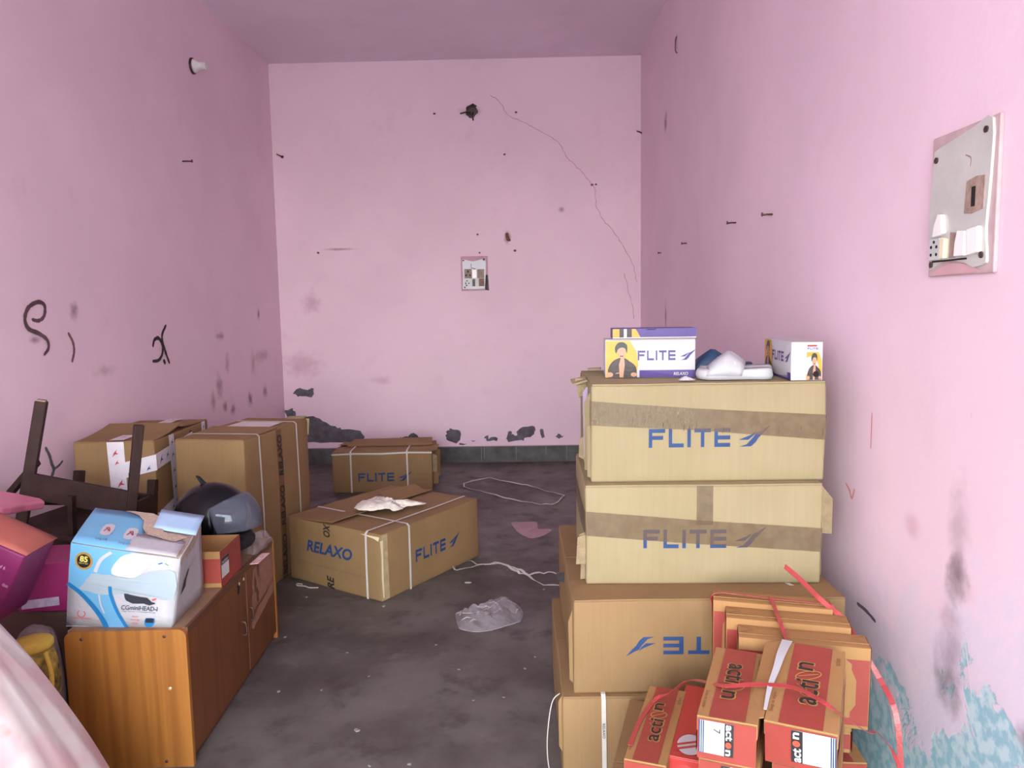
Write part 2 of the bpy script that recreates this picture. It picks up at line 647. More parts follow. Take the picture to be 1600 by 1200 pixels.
floor_m = bpy.data.materials.new('worn_cement_floor')
floor_m.use_nodes = True
n, l = floor_m.node_tree.nodes, floor_m.node_tree.links
b = n['Principled BSDF']
pos = n.new('ShaderNodeNewGeometry').outputs['Position']
g1 = noise_n(n, l, pos, 1.5, 6, .62, .3)
g2 = noise_n(n, l, pos, 5.0, 6, .66, .2)
g3 = noise_n(n, l, pos, 40, 4, .7)
c = mixrgb(n, l, ramp(n, l, g1, .34, .66), lin((76, 70, 65)), lin((108, 104, 97)))
c = mixrgb(n, l, ramp(n, l, g2, .52, .70, 0, .7), c, lin((64, 55, 53)))
c = mixrgb(n, l, ramp(n, l, g2, .42, .28, 0, .6), c, lin((116, 113, 107)))
c = mixrgb(n, l, ramp(n, l, g3, .68, .8, 0, .5), c, lin((130, 124, 117)))
c = mixrgb(n, l, ramp(n, l, noise_n(n, l, pos, 13, 3), .72, .80, 0, .6), c, lin((56, 48, 48)))
l.new(c, b.inputs['Base Color'])
l.new(ramp(n, l, g2, .3, .7, .46, .66), b.inputs['Roughness'])
bp = n.new('ShaderNodeBump')
bp.inputs['Strength'].default_value = .15
bp.inputs['Distance'].default_value = .006
l.new(math_n(n, l, 'ADD', g2, math_n(n, l, 'MULTIPLY', g3, .3)), bp.inputs['Height'])
l.new(bp.outputs[0], b.inputs['Normal'])

fl = struct(MB().box(XL - .1, XR + .1, YF - .12, YB + .1, -.1, 0).build('floor', floor_m), 'worn grey cement floor with dark stains', 'floor')
wb = struct(MB().box(XL - .1, XR + .1, YB, YB + .1, 0, ZC).build('wall_back', wall_mat('pink_wall_back', PINK, back_sm)), 'pink painted back wall with flaked paint and a long crack', 'wall')
wl = struct(MB().box(XL - .1, XL, YF - .12, YB, 0, ZC).build('wall_left', wall_mat('pink_wall_left', PINK, left_sm)), 'pink painted wall with black brush marks', 'wall')
wr = struct(MB().box(XR, XR + .1, YF - .12, YB, 0, ZC).build('wall_right', wall_mat('pink_wall_right', PINK, right_sm, True)), 'pink painted wall with blue undercoat showing at its foot', 'wall')
struct(MB().box(XL - .1, XR + .1, YF - .12, YB + .1, ZC, ZC + .1).build('ceiling', wall_mat('ceiling_paint', (232, 216, 228))), 'dull mauve painted ceiling', 'ceiling')
struct(MB().box(XL, -2.06, YF - .12, YF, 0, ZC).box(.89, XR, YF - .12, YF, 0, ZC).box(-2.06, .89, YF - .12, YF, 2.85, ZC)
       .build('wall_front', pm('pink_plain', PINK, .7, .05, 3)), 'pink front wall framing the open shutter doorway', 'wall')
struct(MB().box(-30, 30, -40, YF - .12, -.2, -.1).build('ground_street', pm('street_concrete', (176, 168, 156), .9, .15, 1.5)), 'pale concrete street outside the shop', 'ground')
bb = struct(MB().box(XL, XR, YB - .012, YB, 0, .142).build('baseboard_back', pm('dark_cement_skirting', (72, 74, 72), .7, .3, 9, .3, c2=(104, 106, 102))),
            'dark grey cement skirting along the back wall', 'baseboard')

SL = face((XL, 0, 0), (0, 1, 0), (0, 0, 1))      # left wall: u = world y, v = z, +n into room
SR = lambda u, v, t=0: Vector((XR - t, u, v))
SB = lambda u, v, t=0: Vector((u, YB - t, v))
SF = lambda u, v, t=0: Vector((u, v, t))

# brush strokes on the left wall
CHAR = pm('faded_black_paint', (96, 72, 78), .8, .3, 30)
CHARB = pm('black_paint', (44, 28, 36), .7, .2, 30)


def stroke(pts, w, mat, parent, S, name='paint_stroke', seed=1, k=6, lift=.0012):
    q = smooth2(pts, k)
    rd = random.Random(seed)
    ws = [w * rd.uniform(.85, 1.12) * (.55 + .45 * math.sin(math.pi * min(1, max(0, (i + 1.5) / (len(q) + 2))))**.4) for i in range(len(q))]
    mb = MB()
    for i in range(len(q) - 1):
        quad = band2d([q[max(0, i - 0)], q[i + 1]], [ws[i], ws[i + 1]])
        mb.flat(quad, S, lift + i * 6e-5)
    for i in range(len(q)): mb.flat(ellipse(q[i][0], q[i][1], ws[i] / 2, ws[i] / 2, 8), S, lift + i * 6e-5 + 3e-5)
    return mb.build(name, mat, parent)


stroke([(3.319, 1.372), (3.357, 1.366), (3.393, 1.379), (3.41, 1.408), (3.405, 1.439), (3.361, 1.449), (3.295, 1.425), (3.265, 1.377), (3.283, 1.333), (3.35, 1.31), (3.404, 1.279), (3.409, 1.241), (3.376, 1.214)], .021, CHAR, wl, SL)
stroke([(3.574, 1.302), (3.605, 1.257), (3.607, 1.212), (3.586, 1.169)], .018, pm('worn_black_paint', (128, 86, 96), .8, .3, 30), wl, SL)
stroke([(4.383, 1.197), (4.405, 1.233), (4.455, 1.24), (4.496, 1.202), (4.488, 1.147), (4.438, 1.112), (4.371, 1.11)], .024, CHARB, wl, SL)
stroke([(4.557, 1.312), (4.504, 1.262), (4.502, 1.213), (4.535, 1.144), (4.569, 1.086)], .024, CHARB, wl, SL)
stroke([(4.505, 1.102), (4.515, 1.09)], .026, CHARB, wl, SL)
GREYPL = pm('bare_grey_plaster', (96, 98, 100), .9, .25, 24, .5)
stroke([(3.338, .793), (3.361, .752), (3.371, .713), (3.382, .686), (3.364, .659), (3.347, .638)], .02, GREYPL, wl, SL, 'plaster_gouge')
stroke([(3.382, .686), (3.423, .695), (3.45, .709)], .012, GREYPL, wl, SL, 'plaster_gouge')

# flaked paint on the back wall
FLK = pm('exposed_cement', (82, 78, 84), .9, .25, 16, .5, c2=(110, 106, 112))
FLAKES = [
    [(-2.094, .653), (-2.049, .696), (-1.998, .678), (-1.915, .68), (-1.931, .616), (-2.018, .612), (-2.069, .63)],
    [(-2.171, .489), (-2.109, .509), (-2.085, .471), (-2.061, .427), (-1.922, .442), (-1.837, .398), (-1.735, .344), (-1.667, .317), (-1.512, .297), (-1.489, .21), (-1.706, .195), (-1.932, .198), (-2.04, .22), (-2.12, .30), (-2.165, .441)],
    [(-1.15, .235), (-1.08, .244), (-1.054, .268), (-.985, .246), (-.974, .211), (-1.142, .21)],
    [(-.729, .278), (-.69, .307), (-.613, .285), (-.605, .233), (-.641, .181), (-.719, .19), (-.735, .234)],
    [(-.39, .23), (-.364, .238), (-.347, .217), (-.278, .223), (-.287, .197), (-.373, .2)],
    [(-.192, .218), (-.174, .27), (-.148, .279), (-.131, .244), (-.097, .252), (-.079, .295), (.042, .316), (.062, .276), (.049, .233), (-.028, .216), (-.063, .19), (-.167, .187)],
    [(.101, .284), (.136, .287), (.147, .223), (.118, .214)], [(.247, .23), (.281, .252), (.321, .225), (.281, .207)],
    [(-.50, .196), (-.48, .202), (-.47, .192)], [(-.62, .17), (-.56, .172), (-.57, .162)]]
for i, q in enumerate(FLAKES): MB().flat(rough2(q, .010, i, 3), SB, .0012).build('paint_flake', FLK, wb)
CRK = pm('hairline_crack', (190, 146, 164), .9, .2, 30)
for pts in ([(-.276, 3.192), (-.191, 3.123), (-.14, 3.029), (-.002, 2.959), (.153, 2.879), (.3, 2.783), (.377, 2.654), (.498, 2.532), (.585, 2.428), (.616, 2.376), (.619, 2.255), (.689, 2.116), (.776, 2.01), (.864, 1.869), (.943, 1.711), (.966, 1.588)],
            [(.864, 1.66), (.899, 1.501), (.934, 1.359), (.943, 1.261)]):
    q = smooth2(pts, 6)
    rd = random.Random(4)
    q = [(a + rd.uniform(-.006, .006), b_ + rd.uniform(-.004, .004)) for a, b_ in q]
    MB().flat(band2d(q, [.0035 + .003 * rd.random() for _ in q]), SB, .0012).build('crack', CRK, wb)
CUTS = []
PLASTER = pm('bare_plaster_recess', (120, 104, 100), .95, .2, 30, .3)


def recess(name, poly, depth):
    """a hole in the back wall: the wall is cut open here, this part is the plaster lining of the hole"""
    CUTS.append((poly, depth))
    N = len(poly)
    V = [Vector((a, YB + .0004, b_)) for a, b_ in poly] + [Vector((a, YB + depth - .001, b_)) for a, b_ in poly]
    F = [(i, (i + 1) % N, (i + 1) % N + N, i + N) for i in range(N)] + [tuple(range(N, 2 * N))]
    return MB().add(V, F).build(name, PLASTER, wb)


for (x, z, r_) in [(-.764, 3.047, .011), (-.062, 3.044, .011), (-.167, 2.694, .010), (-.414, 2.018, .010), (-.09, 1.873, .013), (.585, 2.423, .013), (-1.819, 1.885, .012), (-.40, 1.86, .009), (.62, 2.425, .01)]:
    recess('nail_hole', ellipse(x, z, r_, r_ * .8, 10), .035)
MB().flat(rough2([(-.170, 2.02), (-.15, 2.03), (-.14, 1.99), (-.125, 1.965), (-.14, 1.95), (-.165, 1.975)], .005, 3), SB, .0014).build('gouge', pm('raw_brown_plaster', (112, 72, 58), .9, .3, 40), wb)
ch = recess('cable_hole', rough2(ellipse(-.444, 3.061, .052, .055, 10), .007, 6, 2), .09)
mb = MB()
mb.tube([(-.40, YB - .001, 3.10), (-.43, YB - .02, 3.115), (-.47, YB - .012, 3.09)], .006, 6)
mb.tube([(-.45, YB - .001, 3.05), (-.50, YB - .03, 3.045), (-.54, YB - .02, 3.038)], .006, 6)
mb.tube([(-.43, YB - .001, 3.05), (-.435, YB - .03, 3.02), (-.43, YB - .012, 2.98)], .006, 6)
mb.build('cable_end', BLACK, ch)
for (x, h0) in [(-.42, .011), (-.394, .03), (-.109, .016), (.159, .06), (.344, .01)]:
    MB().flat([(x - .002, .14), (x + .003, .14), (x + .002, h0), (x - .001, h0)], lambda u, v, t: Vector((u, YB - .012 - t, v)), .001).build('paint_drip', pm('pale_paint_drip', (146, 138, 142), .8, .1), bb)
MB().box(XL, XR, YB - .010, YB - .0002, .1425, .148).build('paint_edge', pm('pale_paint_edge', (176, 150, 164), .8, .1, 20), wb)

# marks on the right wall
stroke([(2.268, .470), (2.21, .472), (2.148, .466)], .012, pm('grey_scuff', (104, 92, 108), .8, .2), wr, SR, 'scuff_mark')
stroke([(2.212, 1.07), (2.212, .966)], .004, pm('red_scratch', (206, 110, 124), .8, .1), wr, SR, 'scratch')
stroke([(2.377, .821), (2.348, .806), (2.328, .785), (2.311, .817)], .008, pm('orange_smear', (226, 150, 130), .8, .1), wr, SR, 'paint_smear')
stroke([(1.70, .60), (1.67, .50)], .004, pm('pale_scratch', (236, 214, 226), .8, .1), wr, SR, 'scratch')


# ------------------------------------------------------------------ nails, lamp holder, switch boards
def nail(label, p, d, L, group=None, r=.004):
    p, d = Vector(p), Vector(d).normalized()
    t = thing('nail', label, 'nail', p, group=group)
    MB().tube([-d * .004, d * L * .6, d * L + Vector((0, 0, -.002))], r, 8).build('shank', METAL, t, True)
    MB().tube([d * L, d * (L + .004)], r * 2.1, 10).build('head', METAL, t)


nail('single steel nail high in the wall with the brush marks', (XL, 4.924, 2.349), (1, 0, 0), .06, r=.005)
nail('steel nail in the back wall where it meets the brush-marked wall', (-2.14, YB, 2.735), (.75, -.6, -.4), .08, r=.006)
nail('bent nail in the back wall beside the top of the crack', (.975, YB, 2.865), (.5, -.8, -.4), .07, r=.006)
for (y, z, s) in [(3.692, 1.773, .04), (3.153, 1.749, .04), (4.806, 1.765, .03)]:
    nail('steel nail in the row at switch height on the wall with peeling blue paint', (XR, y, z), (-1, 0, 0), s, 'nails in a row on the wall', .004)
nail('small nail near the deep corner of the wall with peeling blue paint', (XR, 5.706, 1.767), (-1, 0, 0), .02)

t = thing('wall_hook', 'small dark wall hook high up near the ceiling', 'hook', (XR, 5.126, 3.06))
MB().box(-.006, 0, -.012, .012, -.02, .06).build('plate', pm('pale_hook_plate', (196, 170, 186), .5), t)
MB().tube(catmull([(-.002, 0, .05), (-.012, 0, .04), (-.016, 0, .0), (-.014, 0, -.04), (-.004, 0, -.055)], 4), .004, 8).build('hook', METAL, t, True)

t = thing('bulb_holder', 'white batten bulb holder mounted high on the pink wall', 'lamp holder', (XL, 5.156, 3.005))
MX = Matrix.Rotation(R(90), 4, 'Y')
MB().lathe([(.052, 0), (.052, .008), (.048, .012)], 24, MX).build('base_plate', pm('dark_bakelite', (66, 40, 48), .5), t)
MB().lathe([(.044, .012), (.042, .022), (.03, .04), (.024, .05), (.024, .085), (.026, .088), (.026, .096), (.02, .096), (.02, .07)], 24, MX).build('socket', pm('white_bakelite', (222, 216, 216), .4, .04), t, True)


def rect(u0, v0, u1, v1): return [(u0, v0), (u1, v0), (u1, v1), (u0, v1)]


PLATE = pm('soiled_switch_plate', (196, 197, 190), .4, .08, 8, .1)
GRIME = pm('brown_grime', (160, 138, 126), .8, .25, 30, .3)
SWW = pm('white_switch_plastic', (246, 246, 242), .25, .02)
SWG = pm('grey_switch_plastic', (196, 202, 200), .35, .05)
SWB = pm('dirty_switch_plastic', (150, 134, 120), .6, .2, 40)

# big board on the right wall; u runs from its far edge to its near edge
t = thing('switch_board', 'large soiled white switch board with broken socket slot', 'switch board', (XR, 1.915, 1.452))
BW, BH = .265, .332
Sb = lambda u, v, q=0: Vector((-q, -u * BW, v * BH))
MB().prism(rect(0, 0, 1, 1), Sb, 0, .010).build('frame', pm('pinkish_grey_frame', (190, 166, 166), .6, .15, 14, .1), t, bevel=.003)
MB().prism(smooth2([(.06, .05), (.09, .09), (.03, .3), (.04, .6), (.07, .85), (.10, .90), (.35, .93), (.7, .97), (.93, .98), (.93, .6), (.90, .3), (.93, .1), (.90, .06), (.75, .045), (.62, .08), (.4, .105), (.25, .10), (.14, .065)], 3, True), Sb, .009, .016).build('plate', PLATE, t)
MB().prism([(.60, .41), (.70, .40), (.87, .42), (.88, .63), (.76, .64), (.62, .62)], Sb, .0155, .018).build('broken_module', GRIME, t)
MB().prism(rect(.70, .445, .755, .575), Sb, .0178, .0186).build('slot', DARK, t)  # raised dark piece, no opening; the slot's shade is in its colour
sk = MB().prism(rect(.10, .115, .27, .27), Sb, .015, .024).build('socket', SWG, t, bevel=.002)
for (u, v) in [(.185, .245), (.14, .21), (.23, .21), (.14, .155), (.23, .155)]:
    MB().prism(ellipse(u, v, .018, .012, 8), Sb, .0238, .0246).build('pin_hole_shade', DARK, sk)  # dark discs on the socket face, painted shade instead of real holes
for q, m_ in (([(.16, .28), (.27, .285), (.33, .30), (.30, .43), (.24, .44), (.18, .36)], SWW), ([(.52, .125), (.68, .125), (.68, .29), (.56, .30), (.53, .22)], SWW),
              ([(.72, .125), (.87, .14), (.86, .31), (.70, .30)], SWW), ([(.29, .12), (.36, .12), (.37, .26), (.30, .27)], pm('cream_switch', (238, 226, 190), .35, .05))):
    MB().prism(q, Sb, .0155, .027).build('switch', m_, t, bevel=.003)
MB().prism([(.39, .12), (.49, .12), (.50, .29), (.40, .30)], Sb, .0155, .0175).build('gap_filler', GRIME, t)
MB().prism(rect(.12, .10, .66, .112), Sb, .0155, .018).build('groove_shade', DARK, t)  # dark strip laid on the plate, colour stands in for groove shade
for (u, v) in [(.12, .83), (.86, .92), (.10, .085), (.87, .12)]:
    MB().prism(ellipse(u, v, .028, .022, 12), Sb, .0155, .019).build('screw', METAL, t)
MB().prism(smooth2([(.1, .012), (.2, .055), (.45, .085), (.7, .055), (.8, .015), (.45, .01)], 4, True), Sb, .0098, .0115).build('paint_patch', pm('pink_overpaint', (206, 166, 170), .7, .1), t)
stroke([(.58, .80), (.66, .77), (.66, .72)], .012, GRIME, t, lambda u, v, q=0: Sb(u, v, q), 'paint_run', lift=.0165)

# small board on the back wall
t = thing('switch_board', 'small white switch board in the middle of the back wall', 'switch board', (-.565, YB, 1.531))
BW2, BH2 = .235, .30
Sc = lambda u, v, q=0: Vector((u * BW2, -q, v * BH2))
MB().prism([(0, 0), (.865, 0), (.875, .475), (1, .465), (1, 1), (0, 1)], Sc, 0, .008).build('frame', pm('pink_painted_frame', (196, 152, 170), .6, .1, 20), t, bevel=.003)
MB().prism([(.05, .06), (.07, .45), (.05, .80), (.08, .92), (.25, .88), (.45, .85), (.65, .88), (.9, .93), (.93, .8), (.92, .5), (.88, .06), (.5, .05)], Sc, .007, .014).build('plate', pm('chalky_plate', (226, 234, 236), .5, .05), t)
s2 = MB().prism(rect(.13, .36, .40, .63), Sc, .0138, .022).build('socket', SWB, t)
for (u, v) in [(.265, .56), (.19, .45), (.34, .45)]: MB().prism(ellipse(u, v, .03, .03, 8), Sc, .0218, .023).build('pin_hole_shade', DARK, s2)  # pin holes are dark discs, their shade painted rather than cut
s2 = MB().prism(rect(.13, .13, .41, .34), Sc, .0138, .022).build('socket', SWG, t)
for (u, v) in [(.22, .29), (.17, .22), (.29, .22), (.2, .16)]: MB().prism(ellipse(u, v, .022, .022, 8), Sc, .0218, .023).build('pin_hole_shade', DARK, s2)  # same dark discs, shade of the pin holes put into colour
MB().prism(rect(.42, .36, .58, .61), Sc, .0138, .025).build('switch', SWW, t, bevel=.002)
MB().prism(rect(.53, .13, .65, .34), Sc, .0138, .025).build('switch', pm('ivory_switch', (220, 220, 206), .4), t, bevel=.002)
MB().prism(rect(.60, .36, .86, .62), Sc, .0138, .017).build('broken_module', SWB, t)
MB().prism(rect(.66, .13, .86, .35), Sc, .0138, .017).build('broken_module', pm('brown_module', (140, 112, 100), .7, .3, 40), t)
MB().prism(rect(.42, .13, .52, .34), Sc, .0138, .016).build('broken_module', pm('grey_module', (110, 110, 108), .7, .3, 40), t)
for (u, v, r_) in [(.10, .88, .03), (.86, .90, .045), (.13, .10, .03)]: MB().prism(ellipse(u, v, r_, r_ * .8, 10), Sc, .0138, .017).build('screw', METAL, t)
MB().prism(band2d([(.38, .78), (.385, .66), (.55, .63)], .02), Sc, .0138, .0146).build('crack', DARK, t)


ph = recess('plaster_hole', [(-.565 + u * BW2, 1.531 + v * BH2) for u, v in [(.885, .02), (1.03, 0), (1.0, .455), (.89, .465)]], .07)
# cut the recesses into the back wall
cut = MB()
for poly, depth in CUTS: cut.prism(poly, lambda u, v, q: Vector((u, YB + q, v)), -.02, depth)
cut = cut.build('recess_cutter', PLASTER)
_md = wb.modifiers.new('recesses', 'BOOLEAN')
_md.operation = 'DIFFERENCE'
_md.solver = 'EXACT'
_md.object = cut
bpy.context.view_layer.update()
_me = bpy.data.meshes.new_from_object(wb.evaluated_get(bpy.context.evaluated_depsgraph_get()))
wb.modifiers.clear()
wb.data = _me
bpy.data.objects.remove(cut, do_unlink=True)

# ------------------------------------------------------------------ cartons
def make_disp(w, d, h, seed, amp=.004):
    off = Vector((seed * 3.7, seed * 1.9, seed * 5.1))

    def disp(q):
        q = Vector(q)
        k = nvec(q * 3.2 + off)
        cx, cy, cz = q.x / (w / 2), q.y / (d / 2), (q.z - h / 2) / (h / 2)
        bul = Vector((cx * (1 - cy * cy) * (1 - cz * cz), cy * (1 - cx * cx) * (1 - cz * cz), 0)) * .004
        return q + Vector((k.x * amp, k.y * amp, k.z * amp * min(1, max(0, q.z / h)) * .7)) + bul
    return disp


def rounded_box(w, d, h, r=.007, cuts=7):
    bm = bmesh.new()
    bmesh.ops.create_cube(bm, size=1)
    for v in bm.verts: v.co = Vector((v.co.x * w, v.co.y * d, (v.co.z + .5) * h))
    bmesh.ops.bevel(bm, geom=bm.edges[:], offset=r, segments=2, profile=.6, affect='EDGES')
    le = [e for e in bm.edges if e.calc_length() > .05]
    bmesh.ops.subdivide_edges(bm, edges=le, cuts=cuts, use_grid_fill=True)
    bm.verts.index_update()
    mb = MB().add([v.co.copy() for v in bm.verts], [tuple(v.index for v in f.verts) for f in bm.faces])
    bm.free()
    return mb


class Carton:
    def __init__(s, label, loc, rotz, w, d, h, mat=None, group=None, seed=1, flap_mat=None, flap_lift=(0, 0), name='carton', amp=.004, flaps=True, tilt=(0, 0)):
        s.w, s.d, s.h = w, d, h
        s.t = thing(name, label, 'carton', loc, (R(tilt[0]), R(tilt[1]), R(rotz)), group)
        s.disp = make_disp(w, d, h, seed, amp)
        mat = mat or KRAFT
        th = .004
        s.body = rounded_box(w, d, h - th if flaps else h).build('body', mat, s.t, True, disp=s.disp)
        D = s.disp
        s.front = face((-w / 2, -d / 2, 0), (1, 0, 0), (0, 0, 1), D)
        s.back = face((w / 2, d / 2, 0), (-1, 0, 0), (0, 0, 1), D)
        s.left = face((-w / 2, d / 2, 0), (0, -1, 0), (0, 0, 1), D)
        s.right = face((w / 2, -d / 2, 0), (0, 1, 0), (0, 0, 1), D)
        s.top = face((-w / 2, -d / 2, h), (1, 0, 0), (0, 1, 0), D)
        if flaps:
            for k, sy in ((0, -1), (1, 1)):
                a = flap_lift[k]
                mb = MB()
                N, Mm = 8, 5
                top, bot = [], []
                for i in range(N + 1):
                    for j in range(Mm + 1):
                        x = -w / 2 + .003 + (w - .006) * i / N
                        q = j / Mm * (d / 2 - .0055)
                        ang = R(a) * (j / Mm)
                        y = sy * (d / 2 - .003 - q * math.cos(ang * .5))
                        z = q * math.sin(ang)
                        top.append((x, y, h + z))
                        bot.append((x, y, h - th + z))
                V = top + bot
                F = []
                o = len(top)
                for i in range(N):
                    for j in range(Mm):
                        a0, a1, a2, a3 = i * (Mm + 1) + j, (i + 1) * (Mm + 1) + j, (i + 1) * (Mm + 1) + j + 1, i * (Mm + 1) + j + 1
                        F += [(a0, a1, a2, a3), (a0 + o, a3 + o, a2 + o, a1 + o)]
                for i in range(N):
                    for j in (0, Mm):
                        a0, a1 = i * (Mm + 1) + j, (i + 1) * (Mm + 1) + j
                        F.append((a0, a1, a1 + o, a0 + o))
                for j in range(Mm):
                    for i in (0, N):
                        a0, a1 = i * (Mm + 1) + j, i * (Mm + 1) + j + 1
                        F.append((a0, a1, a1 + o, a0 + o))
                mb.add(V, F).build('flap', flap_mat or mat, s.t, disp=D)

    def print_(s, name, mat, fn):
        mb = MB()
        fn(mb)
        return mb.build(name, mat, s.t)

    def tape(s, S, poly4, mat, t=.0025, nu=16, nv=3, name='packing_tape'):
        """poly4: bl, br, tr, tl in face metres"""
        (x0, y0), (x1, y1), (x2, y2), (x3, y3) = poly4
        V, F = [], []
        for i in range(nu + 1):
            for j in range(nv + 1):
                u, v = i / nu, j / nv
                a = x0 * (1 - u) * (1 - v) + x1 * u * (1 - v) + x2 * u * v + x3 * (1 - u) * v
                b = y0 * (1 - u) * (1 - v) + y1 * u * (1 - v) + y2 * u * v + y3 * (1 - u) * v
                V.append(S(a, b, t))
        for i in range(nu):
            for j in range(nv): F.append((i * (nv + 1) + j, (i + 1) * (nv + 1) + j, (i + 1) * (nv + 1) + j + 1, i * (nv + 1) + j + 1))
        return MB().add(V, F).build(name, mat, s.t, True)

    def strap_y(s, x, w=.011, mat=None, x_top2=None, top_only=False):
        """band over front, top and back at local x"""
        h, d = s.h, s.d
        e = .004
        x2 = x if x_top2 is None else x_top2
        pts = [(x, -d / 2 - e, .0), (x, -d / 2 - e, h * .5), (x, -d / 2 - e, h - .006), (x, -d / 2 + .008, h + e)]
        pts += [(x + (x2 - x) * k / 5, -d / 2 + d * k / 5, h + e + .001) for k in range(1, 5)]
        pts += [(x2, d / 2 - .008, h + e), (x2, d / 2 + e, h - .006), (x2, d / 2 + e, h * .5), (x2, d / 2 + e, 0)]
        nr = [(0, -1, 0)] * 3 + [(0, -.7, .7)] + [(0, 0, 1)] * 4 + [(0, .7, .7)] + [(0, 1, 0)] * 3
        return MB().ribbon(pts, w, nr).build('strap', mat or STRAP, s.t, disp=s.disp)

    def strap_x(s, y, w=.011, mat=None):
        h, q = s.h, s.w
        e = .004
        pts = [(-q / 2 - e, y, 0), (-q / 2 - e, y, h * .5), (-q / 2 - e, y, h - .006), (-q / 2 + .008, y, h + e)]
        pts += [(-q / 2 + q * k / 5, y, h + e) for k in range(1, 5)]
        pts += [(q / 2 - .008, y, h + e), (q / 2 + e, y, h - .006), (q / 2 + e, y, h * .5), (q / 2 + e, y, 0)]
        nr = [(-1, 0, 0)] * 3 + [(-.7, 0, .7)] + [(0, 0, 1)] * 4 + [(.7, 0, .7)] + [(1, 0, 0)] * 3
        return MB().ribbon(pts, w, nr).build('strap', mat or STRAP, s.t, disp=s.disp)

    def torn(s, pts, thick=.006, mat=None, name='torn_flap'):
        """a torn, folded cardboard tab: polygon in 3-D (fan), given thickness"""
        P = [Vector(q) for q in pts]
        n_ = (P[1] - P[0]).cross(P[-1] - P[0]).normalized() * thick
        N = len(P)
        mb = MB().add(P + [q + n_ for q in P], [tuple(range(N))[::-1], tuple(range(N, 2 * N))] + [(i, (i + 1) % N, (i + 1) % N + N, i + N) for i in range(N)])
        return mb.build(name, mat or TORN, s.t)


def flite(c, S, u0, v0, w, h, mat=None, turn=0, t=.0012):
    return c.print_('printed_lettering', mat or BLUE, lambda mb: put_flite(mb, S, u0, v0, w, h, t, turn))


def word(c, body, S, u0, v0, w, h, mat, turn=0, shear=0.0, offset=.0, t=.0012):
    return c.print_('printed_lettering', mat, lambda mb: put_text(mb, body, S, u0, v0, w, h, t, shear, offset, turn))


GS = 'cartons piled against the switch-board wall'
# D, bottom
D_ = Carton('strapped carton at the very bottom of the tall stack', (.475, 2.08 + .375, 0), .4, .78, .75, .276, KRAFT_D, GS, 4)
D_.strap_y(-.27, .013)
word(D_, 'RELAXO', D_.front, .78 / 2 - .27 - .004, .155, .008, .045, BLACK, 3, .1, t=.0065)
D_.strap_y(.12, .013)
word(D_, 'RELAXO', D_.front, .30, .1, .2, .045, BLUE_D, 0, .2, .02)
D_.torn([(-.39, -.36, .10), (-.400, -.36, .12), (-.400, -.35, .25), (-.39, -.35, .268)], .004, KRAFT_D)
# loose thin strap end hanging beside it
MB().tube(catmull([(-.395, -.34, .27), (-.42, -.36, .25), (-.435, -.38, .15), (-.43, -.38, .06), (-.41, -.378, .02), (-.397, -.37, .02)], 5), .0016, 6).build('strap_end', STRAP, D_.t, True)
# C
C_ = Carton('upside-down printed carton resting on the bottom strapped carton', (.508, 2.10 + .375, .276), .6, .78, .75, .28, KRAFT_D, GS, 5, KRAFT_D)
flite(C_, C_.front, .258, .118, .30, .052, BLUE_D, 2)
C_.torn([(-.39, -.35, .02), (-.400, -.345, .03), (-.402, -.335, .2), (-.39, -.34, .24)], .004, KRAFT_D)
C_.torn([(-.39, -.02, .2), (-.42, -.015, .21), (-.42, .0, .225), (-.39, .0, .23)], .004, BLACK, 'torn_print')
C_.torn([(.25, -.25, .2803), (.262, -.28, .2803), (.274, -.28, .2803), (.262, -.25, .2803)], .001, STRAP, 'strap_end')
# B
B_ = Carton('taped carton with torn corners, second from the top', (.521, 2.217 + .25, .556), -.6, .70, .50, .304, KRAFT, GS, 6)
flite(B_, B_.front, .172, .113, .246, .057, BLUE_D)
B_.tape(B_.front, [(0, .152), (.70, .098), (.70, .170), (0, .226)], TAPE, .003, 20)
B_.tape(B_.front, [(.33, .185), (.378, .185), (.378, .302), (.33, .302)], TAPE, .0022, 3, 6)
B_.tape(B_.left, [(0, .160), (.5, .152), (.5, .226), (0, .236)], TAPE, .003)
for k, (z0, z1, dx) in enumerate([(.155, .295, .030), (.165, .29, .020), (.02, .10, .006)]):
    B_.torn([(.348, -.245 + k * .008, z0), (.352 + dx, -.235 + k * .01, z0 - .006), (.355 + dx, -.228 + k * .01, z1 - .04), (.35, -.24 + k * .008, z1)], .006)
for k, (z0, z1, dx) in enumerate([(.06, .15, .026), (.065, .155, .018), (.004, .06, .012)]):
    B_.torn([(-.349, -.235 + k * .012, z0), (-.352 - dx, -.228 + k * .012, z0 - .004), (-.352 - dx * .8, -.222 + k * .012, z1 - .012), (-.349, -.232 + k * .012, z1)], .006)
# A, top
A_ = Carton('topmost stacked carton, wrinkled brown tape across its logo', (.541, 2.26 + .24, .860), -.4, .70, .48, .300, KRAFT, GS, 7)
flite(A_, A_.front, .172, .106, .246, .057)
A_.tape(A_.front, [(0, .176), (.31, .158), (.31, .224), (0, .250)], TAPE_C, .003, 14)
A_.tape(A_.front, [(.31, .158), (.70, .124), (.70, .200), (.31, .224)], TAPE, .003, 14)
A_.tape(A_.left, [(.2, .17), (.48, .176), (.48, .250), (.2, .25)], TAPE_C, .003, 8)
_rd = random.Random(9)
for x_ in [.395, .56, .625, .69] + [.11 + .013 * k + _rd.uniform(-.004, .004) for k in range(17)]:
    k0 = .25 - .074 * x_ / .7
    _a, _b, _w = _rd.uniform(-.045, -.008), _rd.uniform(.010, .030), _rd.uniform(.0008, .0018)
    _p = [(x_, k0 + _a), (x_ + .001, k0 + _a - _b / 2), (x_ - .001, k0 + _a - _b)]
    MB().tube([A_.front(a, b_, .0025) for a, b_ in _p], [.0004, _w, .0004], 6).build('tape_crease', TAPE, A_.t, True)
